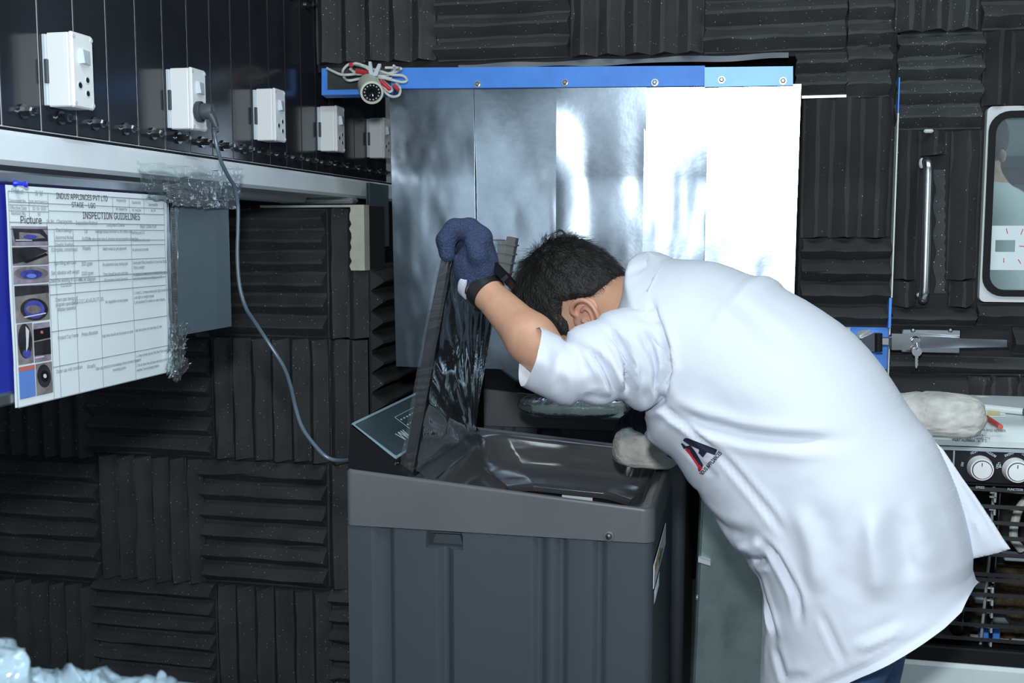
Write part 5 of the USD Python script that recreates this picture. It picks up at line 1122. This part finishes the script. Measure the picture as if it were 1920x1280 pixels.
obj('cooling_pad', cat_([ico(PY(x, y, CY0 + .16), 1, (.02, .03, .012), 2) for x, y in ((1818, 1155), (1790, 1145), (1830, 1190), (1890, 1186), (1910, 1188), (1872, 1196), (1800, 1180), (1838, 1150), (1905, 1150))]), 'cooler_pad', cl)
obj('cooling_pad', bx(CX0 + .05, CX1 - .05, CY0 + .20, CY0 + .23, zf(1215), zf(1120)), 'cooler_pad', cl)
ib = lambda x0, x1, y0, y1, Y, d, b=.002: (lambda a, c: bx(a[0], c[0], Y, Y + d, c[2], a[2], b))(PY(x0, y0, Y), PY(x1, y1, Y))
for r, mt in (((1824, 1842, 1198, 1220), 'plastic_white'), ((1877, 1899, 1206, 1226), 'plastic_white'), ((1903, 1935, 1206, 1224), 'plastic_white'), ((1806, 1820, 1200, 1220), 'knob_grey')): obj('terminal_block', ib(*r, CY0 + .10, .03), mt, cl)
for r in ((1840, 1853, 1180, 1224), (1862, 1874, 1180, 1224)): obj('blue_clip', ib(*r, CY0 + .09, .03), 'blue_paint', cl)
obj('fan_shroud', cat_([ib(1828, 1850, 1092, 1105, CY0 + .14, .03), ib(1828, 1850, 1120, 1132, CY0 + .14, .03), ib(1884, 1960, 1040, 1056, CY0 + .14, .03)]), 'knob_grey', cl)
obj('pipe', tube(spline([PY(1925, 935, CY0 + .12), PY(1908, 960, CY0 + .12), PY(1900, 1005, CY0 + .12), PY(1915, 1030, CY0 + .13)], 6), .008, 10), 'cable_white', cl)
obj('sill', bx(CX0 + .002, CX1 - .002, CY0 - .002, CY0 + .05, zf(1252), zf(1218), .003), 'rubber_black', cl)
obj('base_panel', bx(CX0 + .0005, CX1 - .0005, CY0 - .012, CY0 + .30, .02, zf(1246), .006), 'cooler_white', cl)
obj('castor', cat_([cyl((x, CY0 + .04, .021), (x + .02, CY0 + .04, .021), .0205, 16) for x in (CX0 + .03, CX1 - .05)] + [cyl((x, CY1 - .06, .021), (x + .02, CY1 - .06, .021), .0205, 16) for x in (CX0 + .03, CX1 - .05)]), 'rubber_black', cl)
# handwriting on the front edge of the cover
ft = []
for s, x, y in (('CONSTRUCTION AND REPAIR', 1798, 803), ('MODEL : 5082', 1785, 809), ('DATE : 18-11-2023', 1785, 814), ('DEPARTMENT : QUALITY', 1785, 819), ('PART NUMBER : 4-5 C', 1787, 824)):
    p = PY(x, y, CY0 + .02); z = CZ - .008 - (y - 803) * .0011
    ft.append(text(s, .0040, PY(x, y, CY0 + .002) - EY * .004, EX, EZ * .9 + EY * .3, 'l', .0006, False, .9))
WR = PY(1840, 812, CY0)
wy0 = CY0 - .0045
lab = obj('handwriting', cat_([text(s, .0042, (PY(x, y, wy0)[0], wy0 + (zf(826, CY0) - PY(x, y, wy0)[2]) * 0 , PY(x, y, wy0)[2]), EX, EZ, 'l', .0005, False, .95) for s, x, y in (('CONSTRUCTION AND REPAIR', 1798, 806), ('MODEL : 5082', 1784, 811), ('DATE : 18-11-2023', 1784, 816), ('DEPARTMENT : QUALITY', 1784, 821), ('PART NUMBER : 4-5 C', 1786, 826))]), 'ink', hd)
# things on the cooler
c2 = PZ(1757, 772, CZ + .042); sk2, sm2_ = sack('sandbag', 'long stained white cloth sandbag on top of the air cooler behind the man', c2, np.array([[1, .02, -.03], [-.02, 1, 0], [.03, 0, 1.0]]), (.080, .050, .0405), 8, -.35)
pn0, pn1 = PZ(1849, 782, CZ + .0048), PZ(1876, 800, CZ + .0048)
pcl = thing('red_pencil', 'short red pencil lying on top of the air cooler', 'pencil', tuple(pn0))
obj('barrel', tube([pn0, pn0 * .12 + pn1 * .88], .0046, 6), 'pencil_red', pcl); obj('end', tube([pn0 * .12 + pn1 * .88, pn1], .0047, 12), 'print_red', pcl)
nt = [PZ(x, y, CZ + .0006) for x, y in ((1838, 767), (1884, 768), (1886, 781), (1836, 781))]
tag_ = thing('paper_note', 'faded yellow paper note lying under the sandbag on the air cooler', 'note', tuple(nt[0])); obj('sheet', hull([p + EZ * w for p in nt for w in (0, .0008)]), 'paper', tag_)
obj('yellow_area', hull([p + EZ * w for p in (nt[0] * .7 + nt[1] * .3, nt[0] * .2 + nt[1] * .8, nt[3] * .2 + nt[2] * .8, nt[3] * .7 + nt[2] * .3) for w in (.0009, .0012)]), 'note_yellow', tag_)
tb0, tb1 = PZ(1830, 762, CZ + .008), PZ(1925, 772, CZ + .008)
pt = thing('plastic_conduit', 'white plastic conduit lying along the back of the air cooler', 'conduit', tuple(tb0)); obj('channel', tube([tb0, tb1], .0068, 10), 'frame_white', pt); obj('open_end', cyl(tb1 - (tb1 - tb0) * .06, tb1 + (tb1 - tb0) * .01, .0072, 10), 'plug_grey', pt)
wc = thing('white_cable', 'thin white cable arching behind the sandbag on the air cooler', 'cable', tuple(PZ(1810, 760, CZ + .004)))
obj('sheath', tube(spline([PY(1785, 763, 2.42), PY(1806, 752, 2.43), PY(1830, 745, 2.44), PY(1855, 746, 2.44), PY(1876, 755, 2.43), PY(1895, 764, 2.42)], 8), .0026, 8), 'cable_white', wc)

# ------------------------------------------------------------------ galvanised guard sheet between the machine and the man
gY = 2.20; gx0t, gx0b = PY(1317, 900, gY)[0], PY(1299, 1285, gY)[0]; gx1 = PY(1600, 1000, gY)[0]; gz1 = PY(1330, 860, gY)[2]
gd = thing('guard_sheet', 'tall dull galvanised sheet standing between the washing machine and the man', 'metal sheet', (gx0b, gY, 0))
V = np.zeros((30, 24, 3))
for i, v in enumerate(np.linspace(0, 1, 30)):
    for j, u in enumerate(np.linspace(0, 1, 24)):
        z = .004 + (gz1 - .004) * v; xl = gx0b + (gx0t - gx0b) * np.clip((z - PY(1299, 1285, gY)[2]) / (PY(1317, 900, gY)[2] - PY(1299, 1285, gY)[2]), 0, 1.1)
        V[i, j] = (xl + (gx1 - xl) * u, gY + .018 * math.sin(u * 3.4 + .6) * (.6 + .4 * math.sin(v * 4)) + .012 * (meshkit.fbm(np.array([u * 3, v * 4, 1.0]), 3, 2) - .5), z)
m = slab(V, .0015, (0, 1, 0)); obj('sheet', m, 'galvanised_dull', gd, smooth=50)
obj('folded_edge', tube([V[i, 0] for i in range(30)], .0045, 8), 'galvanised_dull', gd)
a, b2 = PY(1309, 1050, gY - .012), PY(1332, 1057, gY - .008); obj('tape_tab', hull([p + d for p in (a, b2) for d in (EZ * .005, -EZ * .004, EZ * .005 + EY * .02, -EZ * .004 + EY * .02)]), 'frame_white', gd)
a = PY(1307, 1120, gY - .008); obj('tape_tab', ico(a, 1, (.004, .006, .007), 1), 'foil', gd)

# ------------------------------------------------------------------ chrome door latch with its key
lt = thing('door_latch', 'chrome lever latch with keeper across the gap of the black foam door', 'latch', tuple(PY(1730, 640, YB)))
lb = lambda x0, x1, y0, y1, Y0, Y1, b=.003: (lambda a, c: bx(a[0], c[0], Y0, Y1, c[2], a[2], b))(PY(x0, y0, Y0), PY(x1, y1, Y0))
obj('backplate', lb(1692, 1800, 616, 663, YB - .030, YB - .004, .002), 'chrome', lt)
obj('body', hull([PY(x, y, Y) for x, y, Y in ((1667, 628, YB - .045), (1667, 653, YB - .045), (1672, 625, YB - .055), (1672, 656, YB - .055), (1730, 627, YB - .058), (1730, 656, YB - .058), (1800, 634, YB - .056), (1800, 652, YB - .056), (1667, 628, YB - .02), (1667, 653, YB - .02), (1800, 632, YB - .02), (1800, 654, YB - .02))]), 'chrome', lt)
obj('lever', hull([PY(x, y, Y) for x, y, Y in ((1726, 630, YB - .064), (1726, 653, YB - .064), (1800, 634, YB - .068), (1800, 652, YB - .066), (1888, 637, YB - .066), (1888, 650, YB - .066), (1893, 639, YB - .058), (1893, 651, YB - .058), (1726, 630, YB - .046), (1726, 653, YB - .046), (1890, 637, YB - .05), (1890, 652, YB - .05))]), 'chrome', lt)
obj('strike_arm', lb(1652, 1670, 632, 648, YB - .040, YB - .030, .002), 'steel', lt)
obj('keeper', hull([PY(x, y, Y) for x, y, Y in ((1616, 634, YB - .052), (1616, 652, YB - .052), (1650, 624, YB - .052), (1650, 660, YB - .052), (1608, 634, YB - .004), (1608, 656, YB - .004), (1655, 622, YB - .004), (1655, 661, YB - .004), (1640, 623, YB - .058), (1640, 658, YB - .058))]), 'chrome', lt)
obj('roller', cyl(PY(1647, 625, YB - .056), PY(1647, 659, YB - .056), .0085, 20), 'rubber_black', lt)
obj('mounting_ear', hull([PY(x, y, Y) for x, y in ((1602, 629), (1611, 620), (1630, 617), (1636, 624), (1632, 632), (1606, 634)) for Y in (YB - .022, YB - .004)]), 'chrome', lt)
obj('mounting_ear', hull([PY(x, y, Y) for x, y in ((1600, 634), (1614, 633), (1616, 646), (1603, 648)) for Y in (YB - .014, YB - .004)]), 'chrome', lt)
for x, y, yo in ((1606, 640, .014), (1632, 663, .010), (1712, 619, .030), (1782, 619, .030)):
    c = PY(x, y, YB - yo); sc_ = obj('screw', lathe([(.0001, -.0030), (.003, -.0028), (.0052, -.001), (.0056, 0)], c, EY, 16), 'steel', lt)
lk = PY(1718, 638, YB - .066)
obj('lock_barrel', cat_([lathe([(.0001, -.005), (.006, -.005), (.0085, 0)], lk, EY, 24), hull([PY(x, y, YB - .070) + EY * w for x, y in ((1709, 638), (1713, 634), (1724, 634), (1728, 638), (1724, 642), (1713, 642)) for w in (0, .006)])]), 'chrome', lt)
ky = thing('key', 'small metal key hanging from the chrome door latch', 'key', tuple(PY(1719, 655, YB - .074)))
kc = PY(1719, 659, YB - .074)
bow = Polygon([(.0105 * math.cos(a), .0105 * math.sin(a)) for a in np.linspace(0, 6.283, 28, endpoint=False)]).difference(Polygon([(.0026 * math.cos(a), .006 + .0026 * math.sin(a)) for a in np.linspace(0, 6.283, 14, endpoint=False)]))
obj('bow', plate(bow, (kc, EX, EZ, -EY), .0022), 'knob_grey' if 0 else 'steel', ky)
obj('blade', plate(Polygon([(-.0035, -.009), (.0035, -.009), (.0035, -.014), (.0022, -.016), (.0034, -.020), (.0026, -.024), (.0036, -.028), (.0025, -.032), (.0005, -.0375), (-.0022, -.034)]), (kc + EY * .0003, EX, EZ, -EY), .0018), 'steel', ky)
obj('shank', tube([PY(1719, 643, YB - .072), PY(1720, 650, YB - .076), kc + EZ * .0075 - EY * .001], .0014, 8), 'steel', ky)

# ------------------------------------------------------------------ sign on the window and a man added beyond the glass as its reflection
sgx = PY(1846, 465, YB - .002); sx0, sx1, sz0_, sz1_ = PY(1848, 465, YB)[0], PY(1848, 465, YB)[0] + .175, PY(1880, 506, YB)[2], PY(1880, 423, YB)[2]
hx0, hx1, hz0, hz1 = PY(1866, 460, YB)[0], PY(1903, 460, YB)[0], PY(1880, 472, YB)[2], PY(1880, 450, YB)[2]
sg_ = thing('window_notice', 'white paper with a cut-out window and red ray marks stuck on the door glass', 'notice', (sx0, YB, sz0_))
obj('sheet', plate(Polygon([(sx0, sz0_), (sx1, sz0_), (sx1, sz1_), (sx0, sz1_)]).difference(Polygon([(hx0, hz0), (hx1, hz0), (hx1, hz1), (hx0, hz1)])), ((0, YB - .0002, 0), EX, EZ, -EY), .0009), 'paper', sg_)
mk = []
for (xa, ya), (xb, yb_) in (((1847, 432), (1853, 440)), ((1887, 428), (1889, 438)), ((1918, 429), (1914, 440)), ((1847, 464), (1853, 463)), ((1911, 461), (1921, 462)), ((1852, 500), (1856, 490)), ((1882, 484), (1882, 492)), ((1909, 486), (1914, 494)), ((1940, 462), (1952, 461)), ((1938, 432), (1944, 424))):
    a, b2 = PY(xa, ya, YB - .0012), PY(xb, yb_, YB - .0012); mk.append(tube([a, b2], .0009, 6))
obj('red_rays', cat_(mk), 'sign_red', sg_)
MW = Wall((PD(1845, 300, 4.15)[0], PD(1845, 300, 4.15)[1], 0), RGT[:2])
mh = lambda x, y, o=0.0: MW.hit(x, y, o)
mp = thing('person', 'dark-haired person in a pale collared shirt added beyond the door window in place of a reflection', 'person', (mh(1850, 300)[0], mh(1850, 300)[1], 0))
f2 = Field(mh(1845, 700) - [.42, .32, 2.0] + [0, 0, .0], mh(1845, 200) + [.42, .32, .05], .011); f2.lo[2] = .02
hc = mh(1842, 270)
f2.ell(hc + EZ * .02, (.080, .098, .105), [RGT, np.array([-RGT[1], RGT[0], 0]), EZ], .02); f2.cone(hc + RGT * -.03 - EZ * .04, hc - RGT * .055 - EZ * .085, .06, .035, .03); f2.cone(hc - RGT * .095 - EZ * .01, hc - RGT * .105 - EZ * .04, .010, .014, .015)
f2.chain([hc - EZ * .05 + RGT * .01, hc - EZ * .19 + RGT * .02], [.055, .060], .03)
nk = hc - EZ * .180 + RGT * .01; nb_ = np.array([-RGT[1], RGT[0], 0])
for sg in (-1, 1):
    sh_p = nk + nb_ * sg * .06 + RGT * sg * .13 - EZ * .06; f2.cone(nk, sh_p, .07, .06, .04); f2.chain([sh_p, sh_p - EZ * .30 + RGT * sg * .03, sh_p - EZ * .54 - RGT * .02], [.052, .042, .030], .03); f2.cone(sh_p - EZ * .54 - RGT * .02, sh_p - EZ * .64 - RGT * .03, .032, .022, .02)
    hp_ = nk - EZ * .62 + RGT * sg * .09; f2.chain([hp_, hp_ - EZ * .42, np.array([hp_[0], hp_[1], .09])], [.085, .058, .042], .04); f2.cone(np.array([hp_[0], hp_[1], .06]), np.array([hp_[0], hp_[1], .055]) - RGT * .12 - nb_ * .05, .035, .03, .03)
f2.chain([nk - EZ * .10, nk - EZ * .40, nk - EZ * .60], [.13, .125, .125], .06)
obj('body', f2.mesh(4), 'skin', mp, smooth=True)
f3 = Field(nk - [.36, .32, .76], nk + [.36, .32, .09], .011)
for sg in (-1, 1):
    sh_p = nk + nb_ * sg * .06 + RGT * sg * .13 - EZ * .06; f3.cone(nk - EZ * .03, sh_p, .075, .073, .04); f3.chain([sh_p, sh_p - EZ * .30 + RGT * sg * .03, sh_p - EZ * .53 - RGT * .02], [.066, .056, .044], .03)
f3.chain([nk - EZ * .10, nk - EZ * .40, nk - EZ * .68], [.145, .142, .145], .06)
sh2 = obj('shirt', f3.mesh(4), 'shirt_grey', mp, smooth=True)
obj('collar', tube([nk + EZ * .005 + nb_ * .0, nk + EZ * .045 + RGT * .005], [.078, .068], 24, False), 'shirt_grey', sh2)
f4 = Field(nk - [.3, .3, 1.1], nk + [.3, .3, -.55], .012); f4.lo[2] = max(f4.lo[2], .1)
for sg in (-1, 1):
    hp_ = nk - EZ * .62 + RGT * sg * .09; f4.chain([hp_, hp_ - EZ * .42, np.array([hp_[0], hp_[1], .12])], [.098, .075, .062], .04)
obj('trousers', f4.mesh(4), 'denim', mp, smooth=True)
hcap = trimesh.creation.icosphere(5, 1.0); d = hcap.vertices; loc2 = d * [.089, .106, .114]
kx = loc2[:, 2] > -.105 + 2.2 * np.maximum(-loc2[:, 0] - .055, 0); rad = np.where(kx, 1 + .05 * (meshkit.fbm(d * 6, 3, 3) - .3), .86)
hcap.vertices = hc + EZ * .02 + (loc2 * rad[:, None]) @ np.array([RGT, nb_, EZ]); obj('hair', hcap, 'hair', mp, smooth=True)
obj('ear', ico(hc + RGT * .040 - nb_ * .084 - EZ * .052, 1, (.015, .008, .025), 3), 'skin_ear', mp)

# ------------------------------------------------------------------ crumpled wrapping close to the camera
cr0 = PD(100, 1290, .86)
wrp = thing('crumpled_wrapping', 'crumpled clear plastic wrapping on a carton in the lower left corner', 'plastic wrapping', (cr0[0], cr0[1], 0))
obj('carton', bx(cr0[0] - .22, cr0[0] + .10, cr0[1] - .16, cr0[1] + .10, .0, cr0[2] - .03, .004), 'corrugated_grey', wrp)
def heap(prof, d0, seed, n=90, deep=.10):
    V = np.zeros((n, 28, 3)); xs = np.linspace(prof[0][0], prof[-1][0], n)
    for i, x in enumerate(xs):
        top = np.interp(x, [p[0] for p in prof], [p[1] for p in prof])
        for j, t in enumerate(np.linspace(0, 1, 28)):
            ang = t * math.pi; y_ = top + 95 * (1 - math.sin(ang) ** .7); dd = d0 - deep / 2 * math.cos(ang)
            p = PD(x, y_, dd); q = np.array([x * .03, t * 5, seed]); nz = np.array([meshkit.fbm(q + k * 9.1, 3, seed + k) - .5 for k in range(3)]) * .022; V[i, j] = p + nz
    return grid_mesh(V)
obj('film', heap([(-40, 1188), (-5, 1203), (10, 1202), (25, 1216), (40, 1214), (36, 1235), (48, 1262), (100, 1270), (104, 1256), (118, 1256), (125, 1246), (134, 1234), (142, 1240), (158, 1252), (185, 1254), (205, 1268), (222, 1282), (260, 1272), (296, 1264), (318, 1274), (340, 1292)], .86, 2), 'crumpled', wrp, smooth=25)
obj('film', heap([(-60, 1196), (0, 1206), (38, 1216), (30, 1245), (60, 1290)], .83, 5, 50, .08), 'crumpled', wrp, smooth=25)
